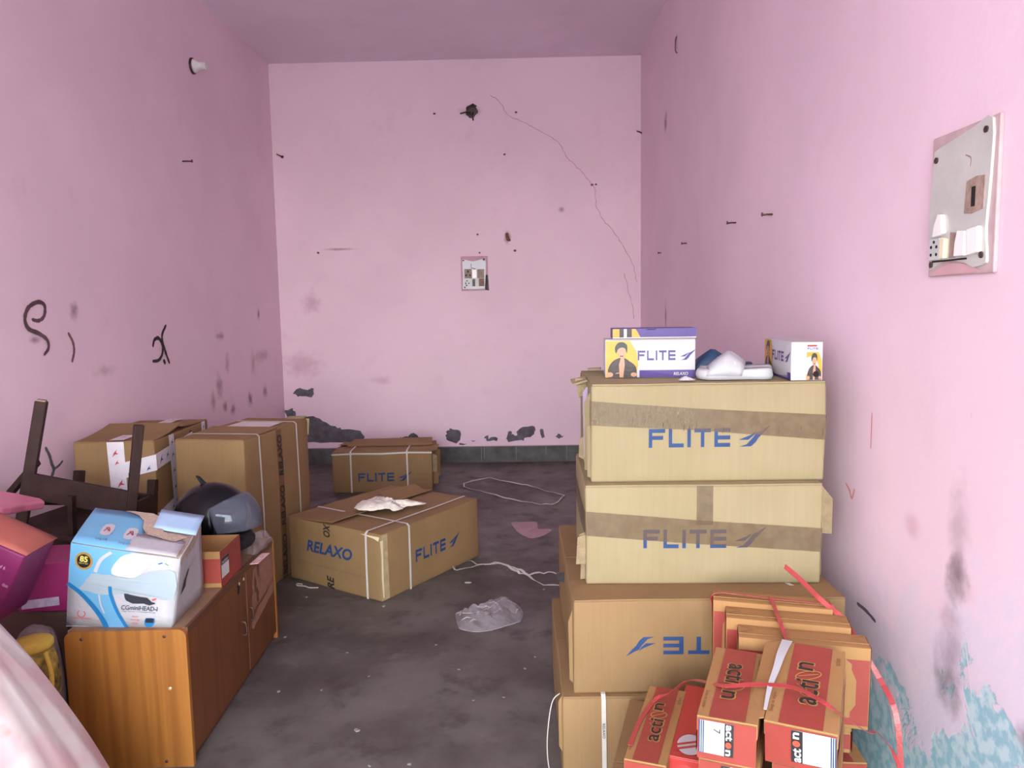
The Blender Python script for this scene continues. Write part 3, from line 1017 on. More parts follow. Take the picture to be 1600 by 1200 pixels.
A_.torn([(-.35, -.10, .30), (-.395, -.08, .285), (-.40, -.03, .296), (-.35, -.02, .304)], .006)
A_.torn([(-.35, -.08, .25), (-.375, -.06, .24), (-.385, -.05, .30), (-.35, -.06, .30)], .005)
A_.torn([(-.352, -.22, .03), (-.366, -.19, .03), (-.366, -.19, .24), (-.352, -.215, .27)], .004, KRAFT)
A_.torn([(-.352, -.235, .015), (-.360, -.225, .015), (-.360, -.225, .17), (-.352, -.235, .175)], .003, KRAFT)
A_.torn([(-.352, -.14, .05), (-.362, -.10, .05), (-.364, -.10, .26), (-.352, -.12, .28)], .002, pm('lilac_film', (178, 166, 190), .3, .08), 'film_strip')
A_.torn([(-.352, .0, .02), (-.372, .01, .03), (-.368, .02, .09), (-.352, .01, .10)], .005)
A_.torn([(-.335, -.2405, .293), (-.30, -.2405, .286), (-.315, -.2405, .262), (-.332, -.2405, .255)], .004, pm('torn_pale', (160, 146, 116), .9, .15, 40, .3), 'torn_corner')
cb = MB().prism([(0, 0), (.045, -.004), (.05, .02), (.004, .022)], lambda u, v, q: Vector((.215 + u, 2.69 + v, 1.1655 + q + u * .05)), 0, .006).build('cardboard_scrap', TORN)
tag(cb, 'torn cardboard scrap lying on the topmost stacked carton', 'scrap')

# E, on the floor in the middle
E_ = Carton('low strapped carton lying askew on the open floor', (-.77, 3.982, 0), 57.4, .78, .65, .330, KRAFT_D, 'cartons standing on the floor', 8, KRAFT_D, (0, 2.5))
flite(E_, E_.front, .245, .125, .235, .062)
word(E_, 'RELAXO', E_.left, .137, .168, .325, .060, BLUE, 0, .22, .03)
word(E_, 'an iso certified company', E_.left, .06, .098, .50, .014, GREYINK)
word(E_, 'XO', E_.left, .262, .262, .048, .068, BLACK, 3, .2, .03)
word(E_, 'RE', E_.left, .28, .0, .05, .066, BLACK, 1, .2, .03)
word(E_, 'RELAXO', E_.top, .23, .296, .20, .045, pm('faded_print', (120, 84, 72), .7, .2), 0, .2, .01, t=.002)
word(E_, 'RELAXO', E_.top, .03, .296, .16, .045, pm('faded_print', (120, 84, 72), .7, .2), 0, .2, .01, t=.002)
E_.strap_y(-.19, .012)
E_.strap_x(-.235, .012)
E_.tape(E_.front, [(0, .006), (.05, .006), (.045, .325), (0, .326)], film_mat('pale_corner_film', (224, 204, 160), .5, .2, .5, 30), .002, 3, 8)
E_.print_('film_fold', pm('pale_film_fold', (226, 212, 172), .4, .05), lambda mb: mb.flat(band2d([(.008, .02), (.005, .12), (.007, .22), (.004, .30)], [.008, .013, .011, .02]), E_.front, .0036))
E_.print_('film_fold', pm('pale_film_fold', (226, 212, 172), .4, .05), lambda mb: mb.flat([(.52, .318), (.648, .318), (.64, .296), (.61, .306)], E_.left, .0036))
# raised inner flap
E_.torn([(.08, .03, .338), (.36, .02, .336), (.37, .12, .362), (.10, .15, .368)], .004, KRAFT_D, 'raised_flap')

# G, tall RELAXO carton
G_ = Carton('tall strapped carton standing on end behind the helmet', (-1.462, 3.856, 0), -9, .36, .68, .79, KRAFT_D, 'cartons standing on the floor', 9, KRAFT_D, (1.5, 0))
for k in range(3): word(G_, 'RELAXO', G_.right, .318, .018 + k * .262, .048, .215, BLACK, 1, .15, .03, t=.0045)
G_.tape(G_.right, [(.312, .0), (.372, .0), (.372, .788), (.312, .788)], film_mat('amber_tape', (130, 84, 52), .4, .25, .1, 20), .0016, 3, 14)
G_.strap_x(-.20, .011)
G_.strap_x(.20, .011)
G_.print_('shipping_label', pm('white_label', (222, 218, 214), .35, .04), lambda mb: mb.flat(rect(.06, .30, .30, .52), G_.top, .004))
G_.torn([(.05, .33, .785), (.15, .33, .785), (.17, .36, .80), (.06, .37, .795)], .004, TORN)
G_.torn([(.15, .335, .70), (.185, .345, .70), (.19, .35, .79), (.15, .34, .79)], .004, TORN)

# F, carton with printed white tape
F_ = Carton('carton sealed with printed white tape against the pink wall', (-1.945, 3.785, 0), 3, .372, .68, .80, KRAFT_D, 'cartons standing on the floor', 10, KRAFT_D, (6, 3), amp=.005)
wt = TAPE_W
F_.tape(F_.front, [(.175, .0), (.245, .0), (.235, .798), (.155, .798)], wt, .002, 3, 12, 'printed_tape')
F_.tape(F_.top, [(.165, .0), (.235, .0), (.235, .68), (.165, .68)], wt, .006, 3, 12, 'printed_tape')
F_.tape(F_.front, [(.225, .625), (.38, .66), (.38, .735), (.225, .70)], wt, .003, 8, 2, 'printed_tape')
F_.tape(F_.right, [(0, .66), (.45, .70), (.45, .77), (0, .735)], wt, .003, 8, 2, 'printed_tape')
F_.tape(F_.right, [(.175, .0), (.235, .0), (.215, .798), (.155, .798)], wt, .004, 3, 10, 'printed_tape')
F_.tape(F_.right, [(.58, .0), (.63, .0), (.63, .798), (.58, .798)], wt, .002, 3, 10, 'printed_tape')
F_.tape(F_.front, [(.22, .40), (.38, .40), (.38, .46), (.22, .45)], wt, .003, 8, 2, 'printed_tape')
F_.tape(F_.right, [(0, .40), (.4, .47), (.4, .53), (0, .46)], wt, .0035, 8, 2, 'printed_tape')
REDI = pm('red_tape_print', (202, 66, 74), .5, .1)
BLUI = pm('blue_tape_print', (52, 66, 132), .5, .1)
BLKI = pm('navy_tape_print', (34, 36, 64), .5, .1)


def marks(S, pts, mat, t):
    for (u, v, s_) in pts:
        F_.print_('tape_print', mat, lambda mb: mb.flat([(u - s_, v - s_ * 1.1), (u - s_ * .2, v - s_ * .3), (u + s_ * .9, v - s_ * .2), (u + s_ * .1, v + s_ * .25), (u + s_ * .5, v + s_ * 1.2), (u - s_ * .5, v + s_ * .1)], S, t))


marks(F_.front, [(.195, .745, .016), (.200, .70, .012), (.212, .60, .018), (.208, .57, .012), (.218, .47, .016), (.2, .40, .014)], REDI, .004)
marks(F_.top, [(.20, .08 + .11 * k, .016) for k in range(6)], REDI, .008)
marks(F_.front, [(.285, .665, .016), (.345, .67, .012)], BLUI, .0045)
marks(F_.right, [(.06, .70, .018), (.13, .71, .014), (.28, .73, .015), (.36, .735, .015)], BLUI, .005)
marks(F_.right, [(.205 - .02 * v / .8, v, .014) for v in (.76, .70, .62, .54, .47, .38, .30)], BLKI, .006)
marks(F_.right, [(.605, .77, .014), (.605, .70, .014)], BLUI, .004)
marks(F_.right, [(.06, .44, .014), (.15, .45, .012), (.26, .47, .012)], BLKI, .006)
word(F_, 'FL', F_.front, .155, .50, .06, .10, BLACK, 1, 0, .02)
word(F_, 'RELAXO', F_.right, .41, .50, .05, .28, BLACK, 1, .15, .01)
F_.print_('strap_piece', STRAP, lambda mb: mb.flat(rect(.03, .30, .16, .312), F_.top, .006))
F_.print_('strap_piece', STRAP, lambda mb: mb.flat(rect(.02, .47, .15, .482), F_.top, .006))

# H, FLITE carton at the back
H_ = Carton('low strapped carton with torn end flaps near the back wall', (-1.118, 5.87, 0), 2.0, .755, .46, .312, KRAFT_D, 'cartons standing on the floor', 11, KRAFT_D, (0, 4))
flite(H_, H_.front, .195, .085, .27, .066, BLUE_D)
H_.strap_y(-.235, .012)
H_.strap_y(.19, .012)
MB().ribbon([(-.38, -.235, .295), (-.2, -.236, .30), (0, -.236, .297), (.2, -.236, .303), (.378, -.235, .30)], .012, (0, -1, 0)).build('strap', STRAP, H_.t, disp=H_.disp)
for k, (y0, z0, z1, dx) in enumerate([(-.20, .14, .26, .03), (-.15, .04, .22, .035), (-.08, .02, .20, .03), (0, .06, .27, .04)]):
    H_.torn([(.375, y0, z0), (.378 + dx, y0 + .02, z0), (.378 + dx, y0 + .05, z1), (.375, y0 + .03, z1 + .02)], .005, KRAFT_D if k % 2 else TORN)
H_.torn([(.37, -.22, .305), (.41, -.15, .30), (.41, .05, .306), (.36, .05, .316)], .004, KRAFT_D)
H_.torn([(-.30, -.02, .318), (.36, -.02, .318), (.35, .17, .345), (-.28, .17, .34)], .004, KRAFT_D, 'raised_flap')

# I, plain carton under the red shoe boxes
I_ = Carton('plain brown carton carrying the red shoe boxes', (.390, 1.708, 0), -15, .40, .62, .281, KRAFT_D, GS, 12, amp=.003)
word(I_, 'L', I_.left, .46, .1, .05, .06, BLUE_D, 0, 0, .03)


# ------------------------------------------------------------------ shoe boxes of the red and tan kind
def shoebox(label, loc, rot, W_, L_, H_b, group, top=True, text=True, text_dir=1, sticker=True, seed=0, plain=None, open_side=False):
    """lies flat; local y is its length, -y end faces the camera side"""
    t = thing('shoe_box', label, 'shoe box', loc, rot, group)
    km = plain or SHOEKRAFT
    D = make_disp(W_, L_, H_b, seed + 20, .003)
    rounded_box(W_ - .004, L_ - .004, H_b - .004, .002, 3).build('box', km, t, True, disp=D)
    Sf = face((-W_ / 2, -L_ / 2, 0), (1, 0, 0), (0, 0, 1), D)
    Sl = face((-W_ / 2, L_ / 2, 0), (0, -1, 0), (0, 0, 1), D)
    Sr = face((W_ / 2, -L_ / 2, 0), (0, 1, 0), (0, 0, 1), D)
    St = face((-W_ / 2, -L_ / 2, H_b), (1, 0, 0), (0, 1, 0), D)
    lh = min(.035, H_b * .35)
    lid = MB()
    lid.box(-W_ / 2, W_ / 2, -L_ / 2, L_ / 2, H_b - .004, H_b)
    lid.box(-W_ / 2, W_ / 2, -L_ / 2, -L_ / 2 + .0025, H_b - lh, H_b - .004).box(-W_ / 2, W_ / 2, L_ / 2 - .0025, L_ / 2, H_b - lh, H_b - .004)
    lid.box(-W_ / 2, -W_ / 2 + .0025, -L_ / 2 + .0025, L_ / 2 - .0025, H_b - lh, H_b - .004).box(W_ / 2 - .0025, W_ / 2, -L_ / 2 + .0025, L_ / 2 - .0025, H_b - lh, H_b - .004)
    lid = lid.build('lid', km, t, bevel=.0015, disp=D)
    g = lambda nm, m_, fn, par=t: (lambda mb: (fn(mb), mb.build(nm, m_, par))[1])(MB())
    if plain: return t, Sf, St, Sl, Sr
    m0, m1 = W_ * .20, W_ * .80
    g('red_print', RED, lambda mb: mb.flat(rect(m0, .001, m1, L_ - .001), St, .0012), lid)
    g('red_print', RED, lambda mb: mb.flat(rect(.002, .002, W_ - .002, H_b - .004), Sf, .0026))
    for S_ in (Sl, Sr): g('red_print', RED, lambda mb: mb.flat(rect(.002, .012, L_ - .002, H_b * .55), S_, .0012))
    if text:
        tw, tl = W_ * .34, L_ * .50
        u0, v0 = W_ * .5 - tw / 2, L_ * .25
        seg = [('acti', 0, .56), ('n', .80, .20)]
        for (q, s0, sl) in seg:
            st = s0 if text_dir == 1 else 1 - s0 - sl
            for (m_, off, tt) in ((GOLD, .03, .0018), (BLACK, .012, .0024)):
                pad = .003 if m_ is GOLD else 0
                g('lettering_outline' if m_ is GOLD else 'lettering', m_, lambda mb: put_text(mb, q, St, u0 - pad + (0 if q == 'acti' else (tw * .0)), v0 + st * tl - pad, tw * (1 if q == 'acti' else .66) + 2 * pad, sl * tl + 2 * pad, tt, 0, off, text_dir), lid)
        so = .57 if text_dir == 1 else 1 - .57 - .22
        cy = v0 + (so + .11) * tl
        ring = smooth2(ellipse(0, 0, tw * .62, tl * .09, 14), 2, True)
        ca, sa = math.cos(R(35)), math.sin(R(35))
        ring = [(W_ / 2 + (a * ca - b_ * sa), cy + (a * sa + b_ * ca)) for a, b_ in ring]
        g('ring_mark', GOLD, lambda mb: mb.flat(band2d(ring + ring[:1], .0028), St, .0022), lid)
        g('ring_mark', GOLD, lambda mb: mb.flat(band2d([(W_ / 2 - tw * .42, cy - tl * .06), (W_ / 2 + tw * .42, cy + tl * .07)], .0028), St, .0022), lid)
        g('small_print', pm('brown_small_print', (112, 66, 40), .7), lambda mb: put_text(mb, 'Step in style', St, W_ * .04, L_ * .1, W_ * .07, L_ * .22, .0018, text_dir and 0, 0, text_dir), lid)
        g('small_print', pm('brown_small_print', (112, 66, 40), .7), lambda mb: put_text(mb, 'action', St, W_ * .86, L_ * .78, W_ * .08, L_ * .1, .0018, 0, 0, text_dir), lid)
    if sticker == 1:
        a0, a1 = W_ * .04, W_ * .62
    elif sticker == 2:
        a0, a1 = W_ * .38, W_ * .98
    if sticker:
        z0, z1 = H_b * .18, H_b * .93
        stk = g('label_sticker', PAPER, lambda mb: mb.flat(rect(a0, z0, a1, z1), Sf, .0032))
        bw = (a1 - a0) * .26
        bx = a1 - bw if sticker == 1 else a0
        g('black_band', BLACK, lambda mb: mb.flat(rect(bx, z0, bx + bw, z1), Sf, .0038), stk)
        tdir = 3 if sticker == 1 else 1
        for (q, f0, fl_) in (('act', 0, .5), ('n', .74, .24)):
            ff = f0 if tdir == 1 else 1 - f0 - fl_
            g('sticker_lettering', WHITE, lambda mb: put_text(mb, q, Sf, bx + bw * .14, z0 + (z1 - z0) * (ff + .02), bw * (.74 if q == 'act' else .55), (z1 - z0) * (fl_ - .04), .0044, 0, .03, tdir), stk)
        ff = .62 if tdir == 1 else .38
        g('sticker_dot', RED_O, lambda mb: mb.flat(ellipse(bx + bw * .45, z0 + (z1 - z0) * ff, bw * .34, (z1 - z0) * .1, 14), Sf, .0044), stk)
        ex = a0 if sticker == 1 else a1
        sg = 1 if sticker == 1 else -1
        g('barcode', BLUE_D, lambda mb: [mb.flat(rect(min(ex + sg * .004 * k, ex + sg * (.004 * k + .0024)), z0, max(ex + sg * .004 * k, ex + sg * (.004 * k + .0024)), z1), Sf, .0038) for k in range(3)], stk)
        if sticker == 1:
            g('size_number', BLACK, lambda mb: put_text(mb, '7', Sf, a0 + (a1 - a0) * .42, z0 + (z1 - z0) * .68, (a1 - a0) * .2, (z1 - z0) * .13, .0038, 0, 0, 3), stk)
            g('small_print', pm('pale_grey_print', (150, 160, 160), .7), lambda mb: put_text(mb, 'size', Sf, a0 + (a1 - a0) * .5, z0 + (z1 - z0) * .82, (a1 - a0) * .16, (z1 - z0) * .06, .0038), stk)
        for k in range(3):
            g('small_print', pm('pale_grey_print', (150, 160, 160), .7), lambda mb: put_text(mb, 'mrp 299', Sf, min(bx, ex) + (a1 - a0) * (.34 if sticker == 2 else .2), z0 + (z1 - z0) * (.16 + .14 * k), (a1 - a0) * .34, (z1 - z0) * .07, .0038), stk)
    return t, Sf, St, Sl, Sr


GA = 'red and tan shoe boxes beside the stack'
hb = .0933
# left pile on the plain carton: three deep
x1, y1, r1 = .450, 1.612, -20.5
shoebox('shoe box with size 7 label on top of its pile', (x1, y1, .281 + 2 * hb), (0, 0, R(r1)), .120, .325, hb, GA, text_dir=3, sticker=1, seed=1)
shoebox('shoe box directly under the one with size 7 label', (x1 + .006, y1 + .002, .281 + hb), (0, 0, R(r1 - .6)), .120, .325, hb - .0005, GA, text=False, sticker=2, seed=2)
shoebox('shoe box at the bottom of the size 7 pile', (x1 - .002, y1 + .003, .281), (0, 0, R(r1 + .5)), .120, .325, hb - .0005, GA, text=False, sticker=1, seed=3)
# right pile, crushed and tipped towards the doorway
x2, y2, r2 = .600, 1.582, -25.0
for k in range(2):
    shoebox(['shoe box at the bottom of the crushed tipped pile', 'shoe box in the middle of the crushed tipped pile'][k], (x2 + .004 + .006 * k, y2 + .004, .281 + k * .098), (R(2.2 * k), 0, R(r2 + k)), .130, .30, .092, GA, text=False, sticker=2, seed=4 + k)
bx_, Sf, St, Sl, Sr = shoebox('tipped crushed shoe box with a white paper tucked beside it', (x2, y2, .281 + .203), (R(6.5), 0, R(r2)), .138, .31, .094, GA, text_dir=1, sticker=2, seed=7)
MB().prism([(0, 0), (.30, .0), (.30, .05), (0, .045)], lambda u, v, q: Vector((-.069 - .001 - v * .75, -.15 + u, .092 - v * .25 + .008 * math.sin(u * 30) + q)), 0, .003).build('side_flap', SHOEKRAFT, bx_, bevel=.001)
pp = MB()
path = catmull([(-.070, -.13, .099), (-.071, -.05, .101), (-.066, .02, .104), (-.063, .08, .106), (-.058, .15, .10)], 6)
pp.ribbon(path, [.006 + .018 * (i / len(path)) for i in range(len(path))], (0, 0, 1), .0015)
pp.build('tissue_paper', WHITE, bx_)
# small box and plain red box lying lower, on the plain carton
shoebox('slim shoe box lying lowest beside the plain red box', (.306, 1.765, .281), (0, 0, R(-19)), .095, .345, .099, GA, text_dir=1, sticker=0, seed=8)
rb, Sf, St, Sl, Sr = shoebox('plain bright red shoe box with white striped ball logo', (.402, 1.775, .281), (0, 0, R(-19)), .090, .335, .098, GA, sticker=0, seed=9, plain=RED_B)
MB().flat(ellipse(.046, .055, .030, .042, 28), St, .0014).build('ball_logo', WHITE, rb)
for k in (-1, 0):
    MB().flat(band2d([(.014, .044 + k * .018), (.078, .082 + k * .018)], .008), St, .002).build('logo_stripe', RED_B, rb)

# tied bundle standing on edge behind them
sup, *_q = shoebox('shoe box lying flat beneath the tied bundle', (.665, 1.92, .281), (0, 0, R(76)), .20, .30, .088, GA, text=False, sticker=0, seed=10)
for k in range(3):
    nx, ny = math.sin(R(-14)), -math.cos(R(-14))          # towards the doorway
    ux, uy = math.cos(R(-14)), math.sin(R(-14))
    cx, cy = .648 + k * (.088 * -nx * 0 + .0) + [0, .012, .022][k] * ux + nx * .084 * k * 0, 1.985 - .083 * k + [0, .012, .022][k] * uy
    zt = [.600, .588, .574][k]
    t = thing('shoe_box', ['shoe box standing on edge at the rear of the tied bundle', 'shoe box standing on edge in the middle of the tied bundle', 'shoe box standing on edge at the front of the tied bundle'][k], 'shoe box', (cx, cy, .370), (0, 0, R(-14)), GA)
    hh = zt - .370
    L_, T_ = .30, .078
    D = make_disp(L_, T_, hh, 30 + k, .003)
    rounded_box(L_, T_, hh, .002, 4).build('box', SHOEKRAFT, t, True, disp=D)
    Sf = face((-L_ / 2, -T_ / 2, 0), (1, 0, 0), (0, 0, 1), D)
    Sl = face((-L_ / 2, T_ / 2, 0), (0, -1, 0), (0, 0, 1), D)
    Sr = face((L_ / 2, -T_ / 2, 0), (0, 1, 0), (0, 0, 1), D)
    St = face((-L_ / 2, -T_ / 2, hh), (1, 0, 0), (0, 1, 0), D)
    MB().flat(rect(.002, .01, L_ - .002, hh - .03), Sf, .0014).build('red_print', RED, t)
    MB().flat(rect(.002, .002, T_ - .002, hh - .002), Sl, .0014).build('red_print', RED, t)
    MB().flat(rect(.002, .002, T_ - .002, hh - .002), Sr, .0014).build('red_print', RED, t)
    MB().prism(rect(0, T_ * .30, L_, T_ * .34), St, .0002, .0016).build('lid_edge', SHOEKRAFT, t)
    for (a, sg) in ((.006, 1), (L_ - .006, -1)):
        MB().flat(band2d([(a, T_ * .85), (a + sg * .03, T_ * .62), (a, T_ * .4)], .0024), St, .0016).build('tuck_slot', pm('dark_tan_line', (142, 92, 50), .8), t)
# shoe boxes on the floor between the carton and the wall
for k in range(2):
    shoebox(['shoe box on the floor below the tied bundle by the wall', 'upper shoe box of the floor pile below the tied bundle'][k], (.768, 1.945, k * .121), (0, 0, R(-4 + k)), .160, .26, .120, GA, text=False, sticker=0, seed=40 + k)

# red straps
sa = MB().ribbon(catmull([(.505, 2.000, .43), (.500, 2.018, .56), (.505, 2.022, .603), (.577, 2.003, .606), (.649, 1.974, .606), (.764, 1.938, .606), (.792, 1.925, .603), (.80, 1.918, .55), (.802, 1.915, .44)], 4), .011, [(0, .1, 1)] * 33).build('packing_strap', RSTRAP)
tag(sa, 'shiny red strap tied lengthwise over the shoe box bundle', 'strap', 'red packing straps')
sm = MB().ribbon(catmull([(.646, 1.985, .606), (.644, 1.97, .607), (.635, 1.90, .598), (.630, 1.865, .595), (.624, 1.80, .580), (.619, 1.766, .578), (.616, 1.760, .54), (.615, 1.757, .42)], 4), .011, (0.2, -.3, 1)).build('packing_strap', RSTRAP)
tag(sm, 'dull red strap crossing the middle of the shoe box bundle', 'strap', 'red packing straps')
se = MB().ribbon(catmull([(.655, 1.904, .72), (.70, 1.919, .68), (.749, 1.935, .63), (.775, 1.925, .606), (.806, 1.90, .58), (.845, 1.90, .52), (.885, 1.86, .44), (.90, 1.80, .38), (.905, 1.772, .25)], 5), .013, (-.3, -.6, .6), .0015).build('packing_strap', RSTRAP)
tag(se, 'red strap end sticking up behind the shoe box bundle', 'strap', 'red packing straps')
sg_ = MB().ribbon(catmull([(.225, 1.66, .384), (.262, 1.76, .384), (.318, 1.86, .386), (.352, 1.83, .42), (.372, 1.70, .52), (.417, 1.582, .568), (.483, 1.573, .575), (.546, 1.537, .588), (.576, 1.492, .592), (.602, 1.458, .585), (.66, 1.50, .53), (.733, 1.58, .46), (.782, 1.646, .42), (.832, 1.681, .36), (.845, 1.655, .31), (.82, 1.60, .24), (.80, 1.62, .02)], 6), .011, (0, -.3, 1), .0015).build('packing_strap', RSTRAP)
tag(sg_, 'long loose red strap looping over the open shoe boxes', 'strap', 'red packing straps')


# ------------------------------------------------------------------ white and violet shoe boxes on the top carton
TOPZ = 1.1615


def man_print(par, S, u0, v0, w, h, t0=.0012):
    """generic printed figure: dark hair, dark jacket on yellow"""
    X = lambda pts: [(u0 + a * w, v0 + b_ * h) for a, b_ in pts]
    pt = MB().flat(X([(0, 0), (.92, 0), (1.0, .35), (.95, .7), (.75, 1), (0, 1)]), S, t0).build('picture_panel', YELLOW, par)
    MB().flat(X(smooth2([(.08, .0), (.06, .22), (.18, .42), (.36, .52), (.55, .54), (.72, .45), (.92, .30), (.96, .0)], 3)), S, t0 + .0005).build('printed_jacket', pm('dark_print', (62, 52, 50), .5, .3, 60), pt)
    MB().flat(X([(.42, .0), (.40, .35), (.46, .55), (.56, .55), (.58, .35), (.53, .0)]), S, t0 + .0009).build('printed_shirt', SKIN, pt)
    MB().flat(X(ellipse(.48, .70, .13, .17, 18)), S, t0 + .0012).build('printed_face', SKIN, pt)
    MB().flat(X(smooth2([(.31, .66), (.28, .82), (.38, .95), (.55, .96), (.66, .86), (.64, .66), (.60, .78), (.50, .82), (.38, .78)], 3, True)), S, t0 + .0016).build('printed_hair', pm('printed_hair_ink', (52, 62, 52), .5, .2), pt)
    MB().flat(X([(.43, .60), (.54, .60), (.53, .575), (.44, .575)]), S, t0 + .0016).build('printed_moustache', BLACK, pt)
    MB().flat(X(ellipse(.12, .08, .1, .07, 12)), S, t0 + .0014).build('printed_hand', SKIN, pt)
    MB().flat(X(ellipse(.86, .08, .1, .06, 12)), S, t0 + .0014).build('printed_hand', SKIN, pt)
    return pt


def violet_box(label, loc, rotz, W_, D_d, H_b, group, variant):
    t = thing('shoe_box', label, 'shoe box', loc, (0, 0, R(rotz)), group)
    Dd = make_disp(W_, D_d, H_b, 60 + variant, .0015)
    rounded_box(W_, D_d, H_b, .002, 4).build('box', WHITE, t, True, disp=Dd)
    Sf = face((-W_ / 2, -D_d / 2, 0), (1, 0, 0), (0, 0, 1), Dd)
    Sl = face((-W_ / 2, D_d / 2, 0), (0, -1, 0), (0, 0, 1), Dd)
    St = face((-W_ / 2, -D_d / 2, H_b), (1, 0, 0), (0, 1, 0), Dd)
    long_, short = (Sf, None) if variant == 0 else (Sl, Sf)
    LL = W_ if variant == 0 else D_d
    bandp = MB().flat(rect(LL * .38 if variant == 0 else 0, .001, LL - .001, H_b * .20), long_, .0011).build('violet_band', PURPLE, t)
    mb = MB()
    put_text(mb, 'RELAXO', long_, LL * .76, H_b * .06, LL * .16, H_b * .085, .0018, .2, .02)
    mb.build('printed_lettering', WHITE, bandp)
    mb = MB()
    put_flite(mb, long_, LL * .36, H_b * .46, LL * .42, H_b * .26, .0012)
    mb.build('printed_lettering', PURPLE, t)
    man_print(t, long_, .002, .001, LL * .36, H_b * .97)
    if variant:
        man_print(t, short, W_ * .48, .002, W_ * .5, H_b * .72)
        mb = MB()
        put_flite(mb, short, W_ * .5, H_b * .80, W_ * .34, H_b * .05, .0012, 0, False)
        mb.build('printed_lettering', PURPLE, t)
        MB().flat(rect(W_ * .5, H_b * .88, W_ * .8, H_b * .92), short, .0012).build('printed_lettering', RED, t)
        MB().flat(ellipse(W_ * .78, H_b * .17, W_ * .1, H_b * .08, 16), short, .0036).build('round_hole_shade', DARK, t)  # flat dark disc; the hole's inner shade is painted, nothing is cut
        MB().flat(rect(.001, D_d * .0 + .001, W_ * .9, .012), St, .0012).build('orange_edge', YELLOW, t)
    else:
        MB().prism([(0, 0), (W_ - .002, 0), (W_ - .006, D_d * .35), (.006, D_d * .35)], St, .0005, .0025).build('top_flap', pm('grey_card_edge', (178, 168, 156), .7, .1), t)
        MB().flat(rect(W_ * .88, .001, W_ * .995, .012), lambda u, v, q: St(u, v, q + .003), .0012).build('orange_edge', YELLOW, t)
    return t


GV = 'white and violet shoe boxes on the top carton'
violet_box('open-topped white and violet shoe box beside the slippers, under a lid', (.400, 2.508, TOPZ), -4, .285, .155, .121, GV, 0)
violet_box('closed white and violet shoe box standing end-on by the wall', (.842, 2.418, TOPZ), -3, .092, .30, .115, GV, 1)
t = thing('box_cover', 'loose violet shoe box lid resting on a white box', 'lid', (.420, 2.545, TOPZ + .1235), (0, 0, R(-3)), None)
lm = MB().box(-.135, .135, -.05, .06, .029, .032).box(-.135, -.025, -.06, -.05, .029, .032).box(.005, .135, -.06, -.05, .029, .032)
lm.box(-.135, .135, -.06, -.058, 0, .0275).box(-.135, -.025, -.06, -.058, .0275, .029).box(.005, .135, -.06, -.058, .0275, .029)
for (a, b_, c_, d_) in ((-.135, .135, .058, .06), (-.135, -.133, -.058, .058), (.133, .135, -.058, .058)): lm.box(a, b_, c_, d_, 0, .029)
lm = lm.build('tray', PURPLE, t)
Slid = face((-.135, -.06, 0), (1, 0, 0), (0, 0, 1))
MB().flat([(0, 0), (.27, 0), (.27, .004), (0, .004)], Slid, .0012).build('white_rim', WHITE, t)
pn = MB().flat([(.0, .004), (.09, .004), (.075, .031), (.0, .031)], Slid, .0012).build('picture_panel', YELLOW, t)
MB().flat(rect(.022, .004, .062, .031), Slid, .0018).build('printed_jacket', pm('dark_print', (62, 52, 50), .5, .3, 60), pn)
MB().flat(rect(.036, .004, .046, .031), Slid, .0022).build('printed_shirt', WHITE, pn)


# ------------------------------------------------------------------ slippers
def slipper(label, loc, rotz, L_, mat, sole_mat, group):
    """toe towards local -x"""
    t = thing('slipper', label, 'slipper', loc, (0, 0, R(rotz)), group)
    out = smooth2([(-.5, 0), (-.47, .13), (-.36, .195), (-.2, .205), (0, .17), (.2, .15), (.36, .155), (.47, .11), (.5, 0), (.47, -.11), (.36, -.155), (.2, -.15), (0, -.165), (-.2, -.205), (-.36, -.2), (-.47, -.13)], 3, True)
    N = len(out)
    rings = [(1.0, .0), (1.03, .012), (1.0, .025), (.96, .030), (.6, .028), (.15, .027)]
    V, F = [], []
    for (s_, z) in rings:
        for (a, b_) in out:
            zz = z + (.010 * max(0, a + .0) if z > .02 else 0) + (.014 * max(0, -a - .36) if True else 0)
            V.append((a * L_ * s_, b_ * L_ * s_, zz))
    for i in range(len(rings) - 1):
        for k in range(N): F.append((i * N + k, i * N + (k + 1) % N, (i + 1) * N + (k + 1) % N, (i + 1) * N + k))
    F.append(tuple(range(N))[::-1])
    F.append(tuple((len(rings) - 1) * N + k for k in range(N)))
    MB().add(V, F).build('sole', sole_mat, t, True)
    V, F = [], []
    A, B2 = 14, 8
    for i in range(A + 1):
        th_ = math.pi * i / A
        for j in range(B2 + 1):
            q = j / B2
            xc = -.36 + .47 * q
            hw = .205 - .03 * q + .005
            hz = .022 + .046 * (1 - abs(q - .55) / .55) ** .8
            z = .012 + hz * math.sin(th_) ** .75
            xx = xc + .05 * math.sin(th_) - .03
            V.append((xx * L_, math.cos(th_) * hw * L_, z))
    for i in range(A):
        for j in range(B2): F.append((i * (B2 + 1) + j, (i + 1) * (B2 + 1) + j, (i + 1) * (B2 + 1) + j + 1, i * (B2 + 1) + j + 1))
    stp = MB().add(V, F).build('strap', mat, t, True, solid=.006)
    MB().lathe([(.006, 0), (.006, .002)], 12, Matrix.Translation((-.02 * L_, -.155 * L_, .05)) @ Matrix.Rotation(R(65), 4, 'X')).build('logo_stud', pm('pale_peach', (226, 200, 184), .5), stp)
    return t


